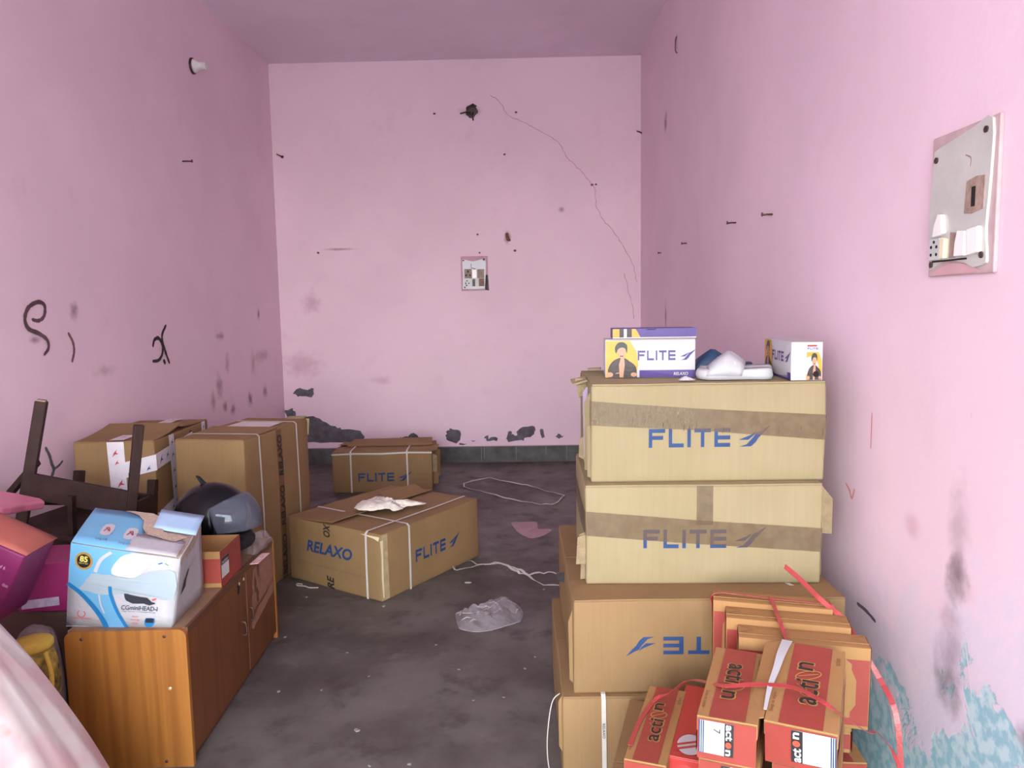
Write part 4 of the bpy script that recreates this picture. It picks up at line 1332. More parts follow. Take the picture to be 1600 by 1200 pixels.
FOAM = pm('white_foam_rubber', (178, 179, 182), .5, .02, 30, .1)
FOAMB = pm('blue_foam_rubber', (34, 66, 96), .5, .08, 30, .1)
slipper('white slide slipper at the front edge of the top carton', (.640, 2.350, TOPZ + .001), -8, .225, FOAM, FOAM, 'slippers on the top carton')
slipper('white slide slipper behind its pair, sole half hidden', (.672, 2.455, TOPZ + .001), -7, .225, FOAM, FOAM, 'slippers on the top carton')
slipper('dark blue slide slipper lying behind the white pair', (.645, 2.565, TOPZ + .001), -5, .225, FOAMB, FOAMB, 'slippers on the top carton')


# ------------------------------------------------------------------ crumpled sheets
def radial(outline, rings, zfn, S=SF):
    """star-shaped sheet from an outline; zfn(x,y,r)->height"""
    cx = sum(a for a, b in outline) / len(outline)
    cy = sum(b for a, b in outline) / len(outline)
    N = len(outline)
    V, F = [], []
    for i in range(rings):
        r_ = 1 - i / rings
        for (a, b_) in outline:
            x, y = cx + (a - cx) * r_, cy + (b_ - cy) * r_
            V.append(S(x, y, zfn(x, y, r_)))
    V.append(S(cx, cy, zfn(cx, cy, 0)))
    for i in range(rings - 1):
        for k in range(N): F.append((i * N + k, i * N + (k + 1) % N, (i + 1) * N + (k + 1) % N, (i + 1) * N + k))
    for k in range(N): F.append(((rings - 1) * N + k, (rings - 1) * N + (k + 1) % N, len(V) - 1))
    return MB().add(V, F)


def nz(x, y, s, o=0): return noise.noise(Vector((x * s + o, y * s - o, o * .37)))
def rg(x, y, s, o=0): return 1 - abs(noise.noise(Vector((x * s + o, y * s - o, o * .37)))) * 2


tp = radial(rough2(smooth2([(.462, 2.315), (.475, 2.335), (.50, 2.335), (.515, 2.32), (.50, 2.305), (.47, 2.302)], 2, True), .002, 2, 2), 4, lambda x, y, r: TOPZ + .002 + .014 * (1 - r) + .006 * nz(x, y, 60, 3) * (1 - r)).build('tissue_scrap', WHITE, None, solid=.001)
tag(tp, 'small white torn tissue beside the violet shoe box', 'tissue')

# white cloth on the askew carton
cl = [(-.915, 3.900), (-.90, 3.83), (-.85, 3.80), (-.79, 3.80), (-.74, 3.825), (-.70, 3.83), (-.66, 3.86), (-.665, 3.89), (-.63, 3.915), (-.58, 3.94), (-.55, 3.975), (-.60, 3.985), (-.68, 3.98), (-.75, 3.99), (-.80, 4.01), (-.86, 4.02), (-.865, 3.97), (-.90, 3.95)]
ct = radial(rough2(cl, .004, 5, 4), 12, lambda x, y, r:   .347 + (.004 + .030 * (1 - r ** 4)) * (.35 + .5 * max(0, rg(x, y, 16, 2)) + .25 * max(0, rg(x, y, 38, 5))) + (.012 if x < -.72 else .0)).build('cloth', pm('off_white_cloth', (226, 220, 206), .9, .06, 40, .5, 90), None, True, solid=.003)
tag(ct, 'crumpled off-white cloth on the low askew carton', 'cloth')

# clear bag on the floor
bag = [(-.34, 3.324), (-.299, 3.329), (-.249, 3.334), (-.194, 3.381), (-.174, 3.423), (-.144, 3.479), (-.107, 3.471), (-.06, 3.414), (-.037, 3.33), (-.044, 3.244), (-.067, 3.217), (-.156, 3.154), (-.231, 3.129), (-.305, 3.16), (-.321, 3.211)]
t = thing('plastic_bag', 'crumpled clear plastic bag lying on the bare floor', 'plastic bag', (0, 0, 0))
radial(rough2(bag, .004, 1, 4), 14, lambda x, y, r: .004 + .05 * (1 - r ** 3) * (.35 + .65 * max(0, rg(x, y, 9, 1))) + .016 * (1 - r ** 6) * rg(x, y, 30, 7)).build('upper_film', FILM, t, False)
radial(rough2(bag, .004, 1, 4), 8, lambda x, y, r: .003 + .006 * (1 - r) * (1 + nz(x, y, 20, 4))).build('lower_film', FILM, t, False)
FILM_DOUBLE = film_mat('folded_plastic_film', (190, 182, 186), .42, .07, .3, 22)  # doubled film in the bag's own colour, less transparent
MB().tube([(a, b_, .006) for a, b_ in smooth2(bag, 4, True)] + [(bag[0][0], bag[0][1], .006)], .0018, 5).build('sealed_edge', FILM_DOUBLE, t)
for (px_, py_, a, q) in [(-.28, 3.19, 20, .05), (-.25, 3.165, 25, .04), (-.17, 3.36, -30, .05), (-.13, 3.40, 40, .05), (-.20, 3.31, 10, .045), (-.06, 3.27, 70, .04), (-.31, 3.25, 80, .05)]:
    c_, s_ = math.cos(R(a)) * q / 2, math.sin(R(a)) * q / 2
    MB().tube([(px_ - c_, py_ - s_, .036), (px_, py_, .046), (px_ + c_, py_ + s_, .038)], [.001, .004, .001], 6).build('film_fold', FILM_DOUBLE, t, True)
pk = radial(rough2([(-.115, 4.775), (-.029, 4.793), (.046, 4.781), (.056, 4.621), (.14, 4.63), (.089, 4.501), (.018, 4.446), (-.04, 4.506), (-.088, 4.627)], .004, 3, 3), 6, lambda x, y, r: .002 + .012 * (1 - r) * max(0, rg(x, y, 10, 3))).build('plastic_wrapper', pm('pink_film', (176, 136, 146), .3, .08, 12, alpha=.8), None, solid=.001)
tag(pk, 'flat pinkish plastic wrapper on the floor deep in the room', 'wrapper')

# loose straps on the floor
lp = [(-.512, 5.878), (-.316, 6.023), (-.055, 5.812), (.067, 5.662), (.261, 5.439), (.196, 5.227), (.082, 5.181), (-.122, 5.347), (-.306, 5.523), (-.501, 5.751), (-.512, 5.878)]
q = []
for i in range(len(lp) - 1):
    for k in range(3): q.append((lp[i][0] + (lp[i + 1][0] - lp[i][0]) * k / 3, lp[i][1] + (lp[i + 1][1] - lp[i][1]) * k / 3, .003 + .012 * abs(math.sin(i * 1.7 + k))))
q.append((lp[-1][0], lp[-1][1], .004))
tag(MB().ribbon(q, .012, [(math.sin(i * .8) * .5, 0, 1) for i in range(len(q))]).build('packing_strap', STRAP), 'white strap in an open loop on the floor near the back wall', 'strap', 'white packing straps on the floor')
q = [(a, b_, .003 + .010 * abs(math.sin(i * 1.1))) for i, (a, b_) in enumerate(smooth2([(-.334, 4.045), (-.266, 3.966), (-.163, 3.993), (-.078, 3.872), (-.027, 3.814), (.073, 3.839), (.155, 3.822), (.19, 3.766)], 4))]
tag(MB().ribbon(q, .013, [(math.sin(i * .4) * .6, 0, 1) for i in range(len(q))]).build('packing_strap', STRAP), 'shorter white strap crossing another beside the askew carton', 'strap', 'white packing straps on the floor')
q = [(a, b_, .0165 + .006 * abs(math.sin(i * .9))) for i, (a, b_) in enumerate(smooth2([(-.41, 3.93), (-.384, 3.857), (-.284, 3.921), (-.172, 3.948), (-.088, 3.887), (-.037, 3.828), (.012, 3.717), (.068, 3.637), (.163, 3.635), (.19, 3.70)], 4))]
tag(MB().ribbon(q, .013, [(math.sin(i * .5 + 1) * .6, 0, 1) for i in range(len(q))]).build('packing_strap', STRAP), 'longer white strap curling from the askew carton to the stack', 'strap', 'white packing straps on the floor')
q = [(a, b_, .004) for a, b_ in smooth2([(-1.065, 3.667), (-1.109, 3.668), (-1.14, 3.69), (-1.179, 3.699), (-1.19, 3.714), (-1.185, 3.724), (-1.16, 3.716)], 4)]
tag(MB().tube(q, .0028, 6).build('packing_strap', STRAP, None, True), 'tiny curl of white strap in front of the askew carton', 'strap', 'white packing straps on the floor')

# litter
CR = pm('paper_crumb', (150, 142, 136), .8, .1)
for i, (x, y, s_) in enumerate([(-.316, 3.721, .022), (-1.054, 3.101, .010), (-.931, 2.64, .012), (-.583, 2.38, .016), (-.208, 2.568, .008), (-.69, 3.433, .014), (.015, 2.9, .008), (-.101, 2.589, .007), (.068, 3.624, .010), (-.026, 2.804, .010), (-.379, 2.192, .010), (-.395, 3.016, .008), (-.774, 2.649, .007), (-.501, 2.184, .008), (-.75, 2.95, .008), (-.62, 2.75, .007), (-1.09, 3.55, .012), (-.28, 2.80, .009)]):
    s_ *= .7
    mb = MB().prism(rough2(ellipse(0, 0, s_, s_ * .6, 6), s_ * .25, i, 2), SF, 0, s_ * .35)
    o = mb.build('paper_crumb', CR)
    o.location = (x, y, .0005)
    o.rotation_euler = (0, 0, i * .9)
    tag(o, 'tiny pale crumb of paper on the cement floor', 'litter', 'crumbs scattered on the floor')

# ------------------------------------------------------------------ wooden cabinet
WOOD = wood_mat('orange_pine_laminate', (150, 94, 38), (164, 108, 46), (118, 66, 24), (16, 16, .8))
WOODD = wood_mat('brown_door_laminate', (108, 62, 30), (118, 70, 35), (84, 46, 22), (3, 20, .8))
TOPW = pm('worn_brown_top', (132, 104, 82), .5, .15, 10, .1, c2=(150, 122, 98))
EDGEW = pm('dark_wood_edge', (96, 62, 42), .5, .15, 20)
CB = thing('cabinet', 'low wooden cabinet with orange side panel and two doors', 'cabinet', (-1.2477, 2.6436, 0), (0, 0, R(2.5)))
cw, cd, chh = .365, .93, .440
hw_, hd_ = cw / 2, cd / 2
rr = .025
prof = [(-hw_, 0), (hw_, 0), (hw_, chh - rr)] + [(hw_ - rr + rr * math.cos(R(a)), chh - rr + rr * math.sin(R(a))) for a in (15, 30, 45, 60, 75, 90)] + [(-hw_ + rr + rr * math.cos(R(a)), chh - rr + rr * math.sin(R(a))) for a in (90, 105, 120, 135, 150, 165)] + [(-hw_, chh - rr)]
sp = MB().prism(prof, lambda u, v, q: Vector((u, -hd_ + q, v)), 0, .018).build('side_panel', WOOD, CB, bevel=.0015)
for (u, v, m_) in [(-.13, .418, METAL), (.118, .420, METAL), (.125, .255, pm('bright_screw', (210, 196, 170), .3, .05, metal=.4)), (.10, .02, METAL)]:
    MB().lathe([(.005, 0), (.005, .0015), (.003, .0025)], 12, Matrix.Translation((u, -hd_, v)) @ Matrix.Rotation(R(90), 4, 'X')).build('screw', m_, sp)
MB().prism(prof, lambda u, v, q: Vector((u, hd_ - q, v)), 0, .018).build('side_panel', WOOD, CB, bevel=.0015)
MB().box(-hw_ + .002, hw_ - .012, -hd_ + .0185, hd_ - .0185, chh - .020, chh - .002).build('top', TOPW, CB, bevel=.001)
MB().box(hw_ - .0118, hw_ - .001, -hd_ + .0185, hd_ - .0185, chh - .022, chh - .001).build('edge_strip', EDGEW, CB, bevel=.001)
MB().box(-hw_, -hw_ + .006, -hd_ + .0185, hd_ - .0185, .03, chh - .021).build('back_panel', EDGEW, CB)
MB().box(-hw_ + .01, hw_ - .02, -hd_ + .0185, hd_ - .0185, .03, .045).build('bottom_shelf', EDGEW, CB)
MB().box(hw_ - .03, hw_ - .016, -hd_ + .0185, hd_ - .0185, 0, .028).build('plinth', EDGEW, CB)
for k, (y0, y1) in enumerate([(-hd_ + .020, .060), (.1, hd_ - .020)]):
    d_ = MB().box(hw_ - .016, hw_ - .002, y0, y1, .030, chh - .024).build('door', WOODD, CB, bevel=.0015)
    Sd = face((hw_ - .002, y0, 0), (0, 1, 0), (0, 0, 1))
    if k == 0:
        hy = y1 - y0 - .02
        MB().tube(catmull([(hw_ - .004, y1 - .03, .25), (hw_ + .012, y1 - .03, .245), (hw_ + .014, y1 - .03, .205), (hw_ - .004, y1 - .03, .20)], 4), .0035, 8).build('handle', METAL, d_, True)
        MB().flat(rough2(ellipse(hy - .03, .385, .012, .022, 8), .004, 2, 2), Sd, .0012).build('scuff', DARK, d_)
    else:
        MB().tube(catmull([(hw_ - .004, y0 + .02, .27), (hw_ + .010, y0 + .02, .265), (hw_ + .012, y0 + .02, .225), (hw_ - .004, y0 + .02, .22)], 4), .0035, 8).build('handle', METAL, d_, True)
        PE = pm('peeled_laminate', (142, 100, 80), .8, .2, 30, .3, c2=(160, 116, 94))
        MB().flat(rough2([(.05, .24), (.12, .25), (.33, .27), (.335, .40), (.2, .402), (.08, .39), (.06, .32)], .008, 8, 3), Sd, .0012).build('peeled_patch', PE, d_)
        MB().flat(rough2([(.05, .17), (.2, .20), (.335, .22), (.335, .255), (.2, .24), (.05, .215)], .005, 9, 3), Sd, .0012).build('peeled_patch', PE, d_)
        for (u, v) in [(.1, .33), (.14, .38), (.12, .28)]: MB().flat(rough2(ellipse(u, v, .012, .035, 8), .004, 12, 2), Sd, .0018).build('gouge', EDGEW, d_)
MB().box(hw_ - .014, hw_ - .004, .0615, .0985, .03, chh - .024).build('door_post', WOODD, CB, bevel=.001)
for (u, v) in [(.07, .40), (.02, .40)]:
    MB().lathe([(.006, 0), (.006, .002)], 10, Matrix.Translation((hw_ - .001, u, v)) @ Matrix.Rotation(R(90), 4, 'Y')).build('screw', pm('bright_screw', (210, 196, 170), .3), CB)
CT = chh - .002      # cabinet top height

# ------------------------------------------------------------------ blue and white pump box on the cabinet
PB = thing('appliance_box', 'battered blue and white appliance box with torn top on the cabinet', 'box', (0, 0, 0))
c000, c100, c110, c010 = Vector((-1.432, 2.222, chh - .0015)), Vector((-1.098, 2.208, chh - .0015)), Vector((-1.120, 2.490, chh - .0015)), Vector((-1.440, 2.50, chh - .0015))
c001, c101, c111, c011 = Vector((-1.386, 2.205, .706)), Vector((-1.056, 2.20, .655)), Vector((-1.105, 2.47, .688)), Vector((-1.455, 2.46, .745))
LBLUE = pm('light_blue_print', (108, 172, 208), .4, .05, 8)
DBLUE = pm('strong_blue_print', (30, 120, 178), .4, .05, 8)
SOIL = pm('soiled_white_card', (184, 183, 186), .6, .06, 14, .2)
BEIGE = pm('torn_beige_card', (184, 164, 146), .9, .12, 40, .5)
pd = lambda q: q + nvec(q * 6) * .0035


def gridquad(S, nu, nv, t=0):
    V = [S(i / nu, j / nv, t) for i in range(nu + 1) for j in range(nv + 1)]
    F = [(i * (nv + 1) + j, (i + 1) * (nv + 1) + j, (i + 1) * (nv + 1) + j + 1, i * (nv + 1) + j + 1) for i in range(nu) for j in range(nv)]
    return V, F


Pf = quadface(c000, c100, c101, c001, pd)
Pr = quadface(c100, c110, c111, c101, pd)
Pl = quadface(c010, c000, c001, c011, pd)
Pk = quadface(c110, c010, c011, c111, pd)
Pt = quadface(c001, c101, c111, c011, pd)
Pb = quadface(c010, c110, c100, c000)
bm_ = MB()
for S_ in (Pf, Pr, Pl, Pk, Pb): bm_.add(*gridquad(S_, 8, 6))
bm_.build('box', SOIL, PB, True, solid=.003)
MB().add(*gridquad(Pt, 10, 6, -.003)).build('inner_top', BEIGE, PB, True, solid=.003)


def pdec(name, mat, poly, S, t, par=PB): return MB().flat(poly, S, t).build(name, mat, par)


def pline(name, mat, pts, w, S, t, par=PB):
    q = smooth2(pts, 6)
    mb = MB()
    for i in range(len(q) - 1): mb.flat(band2d([q[i], q[i + 1]], w), S, t + i * 3e-5)
    return mb.build(name, mat, par)


cv1 = smooth2([(0, .52), (.13, .42), (.25, .27), (.34, .12), (.39, 0)], 4)
cv2 = smooth2([(.58, .0), (.49, .18), (.43, .35), (.40, .5), (.41, .68), (.47, .85), (.56, 1)], 4)


def strip_fill(ca, cb, S, t, name, mat):
    """fill between two polylines with many small quads so it follows the dented face"""
    mb = MB()
    N = 14
    for i in range(N):
        for j in range(6):
            qs = []
            for (a, b_) in ((i, j), (i + 1, j), (i + 1, j + 1), (i, j + 1)):
                f = a / N
                k1 = f * (len(ca) - 1)
                k2 = f * (len(cb) - 1)
                p1 = Vector(ca[int(k1)]).lerp(Vector(ca[min(int(k1) + 1, len(ca) - 1)]), k1 % 1)
                p2 = Vector(cb[int(k2)]).lerp(Vector(cb[min(int(k2) + 1, len(cb) - 1)]), k2 % 1)
                q = p1.lerp(p2, b_ / 6)
                qs.append((q.x, q.y))
            mb.add([S(a, b_, t) for a, b_ in qs], [(0, 1, 2, 3)])
    return mb.build(name, mat, PB, True)


strip_fill([(0, 1), (0, .76), (0, .52)] + cv1[1:], [(.56, 1)] + cv2[::-1][1:], Pf, .003, 'blue_print', LBLUE)
pline('blue_stripe', DBLUE, cv1, .045, Pf, .0042)
pline('blue_stripe', DBLUE, cv2[:14], .03, Pf, .0042)
pline('white_arc', WHITE, [(.25, .70), (.29, .86), (.38, .97)], .035, Pf, .0042)
pline('white_arc', WHITE, [(.30, .42), (.32, .30), (.36, .18)], .015, Pf, .0042)
pdec('glossy_panel', pm('bright_white_print', (206, 208, 209), .25, .01), smooth2([(.40, .70), (.44, .88), (.55, .98), (.8, .99), (.97, .97), (.9, .88), (.72, .82), (.62, .68)], 3, True), Pf, .0036)
pdec('torn_sticker', pm('pale_torn_paper', (158, 173, 180), .7, .03, 20), rough2([(.11, .47), (.16, .55), (.19, .63), (.22, .68), (.32, .69), (.45, .68), (.6, .66), (.7, .74), (.85, .80), (.99, .80), (.99, .42), (.8, .43), (.6, .46), (.45, .44), (.33, .43), (.2, .45)], .008, 5, 2), Pf, .005)
pdec('picture_scrap', pm('charcoal_print', (44, 48, 56), .5, .2), rough2([(.53, .45), (.60, .44), (.68, .42), (.75, .41), (.80, .36), (.83, .34), (.78, .31), (.72, .33), (.66, .325), (.58, .34), (.54, .38)], .006, 8, 2), Pf, .0052)
pdec('picture_scrap', pm('red_scrap', (222, 92, 92), .5), [(.79, .40), (.84, .42), (.83, .39), (.80, .375)], Pf, .0058)
mb = MB()
put_text(mb, 'CGminiHEAD-I', Pf, .51, .235, .345, .062, .0045, 0, .012)
mb.build('printed_lettering', pm('slate_ink', (64, 72, 84), .5), PB)
mb = MB()
put_text(mb, 'High Speed Centrifugal Pump', Pf, .52, .205, .32, .02, .0045)
for k, (u, q, w) in enumerate([(.62, 'Copper', .08), (.62, 'Winding', .10), (.63, 'Motor', .07)]): pass
mb.build('small_print', pm('slate_print', (96, 104, 116), .5), PB)
mb = MB()
for k, (q, u, w) in enumerate([('super', .62, .07), ('energy', .61, .09), ('saver', .63, .06)]): put_text(mb, q, Pf, u, .135 - .045 * k, w, .022, .0045)
mb.build('small_print', pm('red_print_small', (216, 96, 96), .5), PB)
bd = pdec('size_badge', DBLUE, smooth2([(.755, .13), (.835, .13), (.84, .06), (.82, .02), (.77, .02), (.75, .06)], 3, True), Pf, .0045)
pdec('badge_top', pm('navy_print', (30, 36, 54), .5), rect(.757, .075, .833, .135), Pf, .0052, bd)
rg_ = ellipse(.145, .165, .036, .045, 20, 130, 410)
pline('ring_logo', pm('red_print_small', (216, 96, 96), .5), rg_[::2], .009, Pf, .0045)
mb = MB()
put_text(mb, 'crompton', Pf, .05, .085, .19, .03, .0045, .1)
mb.build('printed_lettering', pm('red_print_small', (216, 96, 96), .5), PB)
gb = pdec('gold_badge', pm('gold_foil', (200, 160, 84), .3, .15, 20, metal=.3), ellipse(.135, .815, .083, .105, 28), Pf, .0045)
pdec('badge_face', pm('badge_black', (34, 32, 30), .4), ellipse(.135, .815, .064, .081, 24), Pf, .0052, gb)
mb = MB()
put_text(mb, '85', Pf, .098, .805, .075, .07, .006, 0, .03)
put_text(mb, 'YEARS OF TRUST', Pf, .09, .78, .09, .016, .006)
mb.build('badge_lettering', pm('yellow_badge_ink', (232, 214, 110), .4), gb)
pdec('printed_mark', pm('blue_dash', (40, 80, 170), .5), [(.82, .90), (.86, .925), (.865, .91), (.825, .885)], Pf, .0056)
pdec('printed_mark', pm('green_dash', (60, 160, 80), .5), [(.885, .925), (.92, .895), (.915, .885), (.88, .91)], Pf, .0056)
# top panel: torn blue print, right flap folded up
MB().add(*gridquad(lambda u, v, t=0: Pt(u * (.62 - .12 * v), v, t), 8, 5, .003)).build('top_flap', LBLUE, PB, True, solid=.002)
MB().add(*gridquad(lambda u, v, t=0: Pt(.50 + u * .47, v * .42, t), 6, 4, .005)).build('top_flap', SOIL, PB, True, solid=.002)
MB().add(*gridquad(lambda u, v, t=0: Pt(.62 + u * .41, .62 + v * .40, t + .02 * v), 6, 4, .006)).build('top_flap', pm('grey_blue_print', (158, 186, 214), .4, .06), PB, True, solid=.002)
pdec('torn_edge', BEIGE, rough2([(.30, .99), (.45, .9), (.52, .6), (.62, .45), (.80, .35), (.92, .42), (.95, .55), (.80, .56), (.68, .66), (.60, .95), (.45, 1.0)], .02, 4, 2), Pt, .008)
for (u, v) in [(.24, .42), (.46, .40)]:
    ic = pdec('icon_panel', WHITE, smooth2([(u - .045, v - .13), (u + .045, v - .13), (u + .045, v + .13), (u - .045, v + .13)], 3, True), Pt, .006)
    pline('icon', pm('dark_red_icon', (150, 60, 66), .5), [(u - .025, v - .06), (u, v + .06), (u + .025, v - .05), (u - .02, v + .05)], .012, Pt, .0068, ic)
    mb = MB()
    put_text(mb, 'Long Life', Pt, u - .055, v - .30, .11, .08, .006)
    mb.build('small_print', pm('slate_print', (96, 104, 116), .5), PB)
pdec('side_print', pm('charcoal_print', (44, 48, 56), .5), rough2([(.18, .38), (.30, .46), (.40, .60), (.36, .66), (.24, .54)], .03, 3, 2), Pr, .004)
pdec('torn_edge', BEIGE, rough2([(.05, .88), (.3, .90), (.6, .86), (.9, .92), (.95, .99), (.5, .99), (.05, .99)], .02, 9, 2), Pr, .004)

# ------------------------------------------------------------------ open red shoe box, plastic, leaflet on the cabinet
t = thing('shoe_box', 'open empty red and tan shoe box on the cabinet', 'shoe box', (-1.185, 2.630, CT + .001), (0, 0, R(2)), GA)
w2, d2, h2 = .215, .20, .128
mb = MB()
mb.box(-w2 / 2, w2 / 2, -d2 / 2, d2 / 2, 0, .003)
mb.box(-w2 / 2, w2 / 2, -d2 / 2, -d2 / 2 + .003, .003, h2).box(-w2 / 2, w2 / 2, d2 / 2 - .003, d2 / 2, .003, h2)
mb.box(-w2 / 2, -w2 / 2 + .003, -d2 / 2 + .003, d2 / 2 - .003, .003, h2).box(w2 / 2 - .003, w2 / 2, -d2 / 2 + .003, d2 / 2 - .003, .003, h2)
mb.build('tray', SHOEKRAFT, t)
Sf = face((-w2 / 2, -d2 / 2, 0), (1, 0, 0), (0, 0, 1))
Sr = face((w2 / 2, -d2 / 2, 0), (0, 1, 0), (0, 0, 1))
MB().flat(rect(0, .016, w2, h2 * .80), Sf, .0012).build('red_print', RED, t)
MB().flat(rect(0, .0, d2, h2), Sr, .0012).build('red_print', RED, t)
st = MB().flat(rect(.004, .03, .075, h2 * .78), Sr, .002).build('label_sticker', PAPER, t)
MB().flat(rect(.004, h2 * .60, .075, h2 * .78), Sr, .0028).build('black_band', BLACK, st)
mb = MB()
put_text(mb, 'action', Sr, .010, h2 * .63, .055, h2 * .1, .0034, 0, .02)
mb.build('sticker_lettering', WHITE, st)
MB().prism([(-.05, 0), (.05, 0), (.042, .06), (-.042, .06)], lambda u, v, q: Vector((u + .03, -d2 / 2 + .006 + v * .8, h2 - .004 - v * .55 + q)), 0, .002).build('folded_flap', SHOEKRAFT, t)

le = MB().prism([(0, 0), (.055, 0), (.06, .12), (.004, .125)], lambda u, v, q: Vector((-1.058 + u * .6, 2.76 + v, CT + .004 + q + .05 * u)), 0, .002).build('leaflet', pm('red_white_leaflet', (222, 110, 100), .4, .2, 26, c2=(236, 226, 224)))
tag(le, 'small red and white leaflet on the cabinet by the helmet', 'leaflet')
ws = radial(rough2([(-1.13, 2.90), (-1.08, 2.88), (-1.075, 2.98), (-1.078, 3.085), (-1.12, 3.10), (-1.17, 3.06), (-1.18, 2.96)], .006, 2, 4), 10, lambda x, y, r: CT + .003 + .055 * (1 - r ** 3) * (.3 + .7 * max(0, rg(x, y, 14, 2))) + .012 * (1 - r) * rg(x, y, 40, 3)).build('plastic_wrap', FILM, None, False)
tag(ws, 'crumpled clear plastic wrap under the helmet chin', 'plastic wrap')

# ------------------------------------------------------------------ helmet (local +x is its front)
HM = thing('helmet', 'glossy black motorcycle helmet with smoky raised visor', 'helmet', (-1.235, 2.88, CT + .001), (0, 0, R(-14)))
SHELL = pm('glossy_black_shell', (11, 12, 16), .26, .1, 10, spec=.3)
PAD = pm('black_padding', (22, 20, 22), .85, .1, 30, .3)
VIS = film_mat('smoky_visor', (96, 102, 116), .55, .08, .05, 8)
ax, ay, az, zc = .150, .125, .142, .146


def hs(el, azm, s=1.0, sx=0.0):
    ce = math.cos(el)
    k = 1 + .06 * max(0, -math.cos(azm)) * max(0, math.sin(el + .3))
    bot = 1 - .10 * max(0, -math.sin(el)) ** 1.0
    return Vector((ax * s * k * ce * math.cos(azm) * bot + sx, ay * s * ce * math.sin(azm) * bot, zc + az * s * math.sin(el)))


NE, NA = 26, 48
V, F = [], []
for i in range(NE + 1):
    el = R(-58 + 148 * i / NE)
    for j in range(NA): V.append(hs(el, 2 * math.pi * j / NA))
for i in range(NE):
    for j in range(NA):
        el = -58 + 148 * (i + .5) / NE
        a_ = (360 * (j + .5) / NA + 180) % 360 - 180
        if abs(a_) < 62 and -27 < el < 27: continue
        F.append((i * NA + j, i * NA + (j + 1) % NA, (i + 1) * NA + (j + 1) % NA, (i + 1) * NA + j))
MB().add(V, F).build('shell', SHELL, HM, True, solid=.006)
V, F = [], []
for i in range(9):
    el = R(-60 + 130 * i / 8)
    for j in range(24): V.append(hs(el, 2 * math.pi * j / 24, .88))
for i in range(8):
    for j in range(24):
        a_ = (360 * (j + .5) / 24 + 180) % 360 - 180
        if abs(a_) < 52: continue
        F.append((i * 24 + j, i * 24 + (j + 1) % 24, (i + 1) * 24 + (j + 1) % 24, (i + 1) * 24 + j))
MB().add(V, F).build('lining', PAD, HM, True)
MB().tube([hs(R(-58), 2 * math.pi * j / 32, 1.0) for j in range(33)], .007, 8).build('bottom_trim', PAD, HM, True)
# chin bar padding bulging forward
MB().tube([hs(R(-34), R(a), 1.0) + Vector((.012 * math.cos(R(a)), 0, 0)) for a in range(-70, 71, 10)], [.012] + [.030] * 13 + [.012], 12).build('chin_bar', PAD, HM, True)
# visor swings up about the ear pivots
vis = []
V, F = [], []
rot = Matrix.Translation((0, 0, zc)) @ Matrix.Rotation(R(-13), 4, 'Y') @ Matrix.Translation((0, 0, -zc))
NV, NH = 10, 26
for i in range(NV + 1):
    for j in range(NH + 1):
        a_ = R(-64 + 128 * j / NH)
        lim = max(.35, math.cos(a_ * .9) ** .6)
        el = R((-24 + 56 * i / NV) * lim)
        V.append(rot @ (hs(el, a_, 1.065) + Vector((.018 * math.cos(a_) + (NV - i) / NV * .030 * math.cos(a_), 0, 0))))
for i in range(NV):
    for j in range(NH): F.append((i * (NH + 1) + j, i * (NH + 1) + j + 1, (i + 1) * (NH + 1) + j + 1, (i + 1) * (NH + 1) + j))
vo = MB().add(V, F).build('visor', VIS, HM, True, solid=.0025)
for sy in (-1, 1):
    MB().lathe([(.020, 0), (.020, .006), (.014, .010)], 18, Matrix.Translation(hs(R(0), R(sy * 84), 1.06)) @ Matrix.Rotation(R(-90 * sy), 4, 'X')).build('pivot', PAD, HM, True)
MB().ribbon([hs(R(38), R(a), 1.045) for a in range(-40, -4, 6)], .006, [hs(R(38), R(a), 1) - Vector((0, 0, zc)) for a in range(-40, -4, 6)], .002).build('brow_trim', pm('scratched_trim', (120, 120, 126), .4, .3, 80), HM)
MB().tube(catmull([hs(R(-30), R(-88), 1.0), hs(R(-50), R(-80), 1.03), hs(R(-58), R(-66), 1.0) + Vector((0, -.012, -.01)), hs(R(-60), R(-50), .95) + Vector((0, -.01, -.02))], 5), .005, 8).build('chin_strap', pm('grey_webbing', (70, 70, 74), .7), HM, True)
MB().prism([(0, 0), (.03, .0), (.012, .045), (.0, .05)], lambda u, v, q: hs(R(72), R(170), .99) + Vector((u * .8 - v * .55, q, v * .75 - .002)), -.006, .006).build('vent_tab', PAD, HM)

# ------------------------------------------------------------------ heap by the left wall
# carton behind the cabinet under the upturned stool; its dark brown imitates shade
TR = Carton('carton coloured dark as in shade, wedged between the cabinet and wall', (-1.80, 2.78, 0), 0, .60, .90, .445, pm('shade_dark_board', (84, 62, 52), .85, .2, 8, .2), None, 15, amp=.003)
# upturned stool
ST = thing('stool', 'upturned dark brown wooden stool with legs in the air', 'stool', (-1.75, 3.0, .45))
O = Vector((-1.75, 3.0, .45))
P_ = lambda *q: Vector(q) - O
mb = MB()
L1t, L1b = P_(-1.894, 2.90, 1.058), P_(-1.992, 2.86, .56)
L2t, L2b = P_(-1.528, 2.92, .957), P_(-1.585, 2.88, .47)
L3t, L3b = P_(-1.985, 3.26, .705), P_(-1.995, 3.22, .47)
L4t, L4b = P_(-1.66, 3.26, .66), P_(-1.66, 3.22, .455)
for a, b_, w in ((L1b, L1t, .042), (L2b, L2t, .036), (L3b, L3t, .036), (L4b, L4t, .036)):
    lg = MB().beam(b_, a, w, w).build('leg', DARKWOOD, ST, bevel=.004)
MB().beam(L1t, L1t + (L1t - L1b).normalized() * .006, .032, .032).build('leg_end', pm('worn_leg_end', (140, 120, 100), .8, .2), ST)
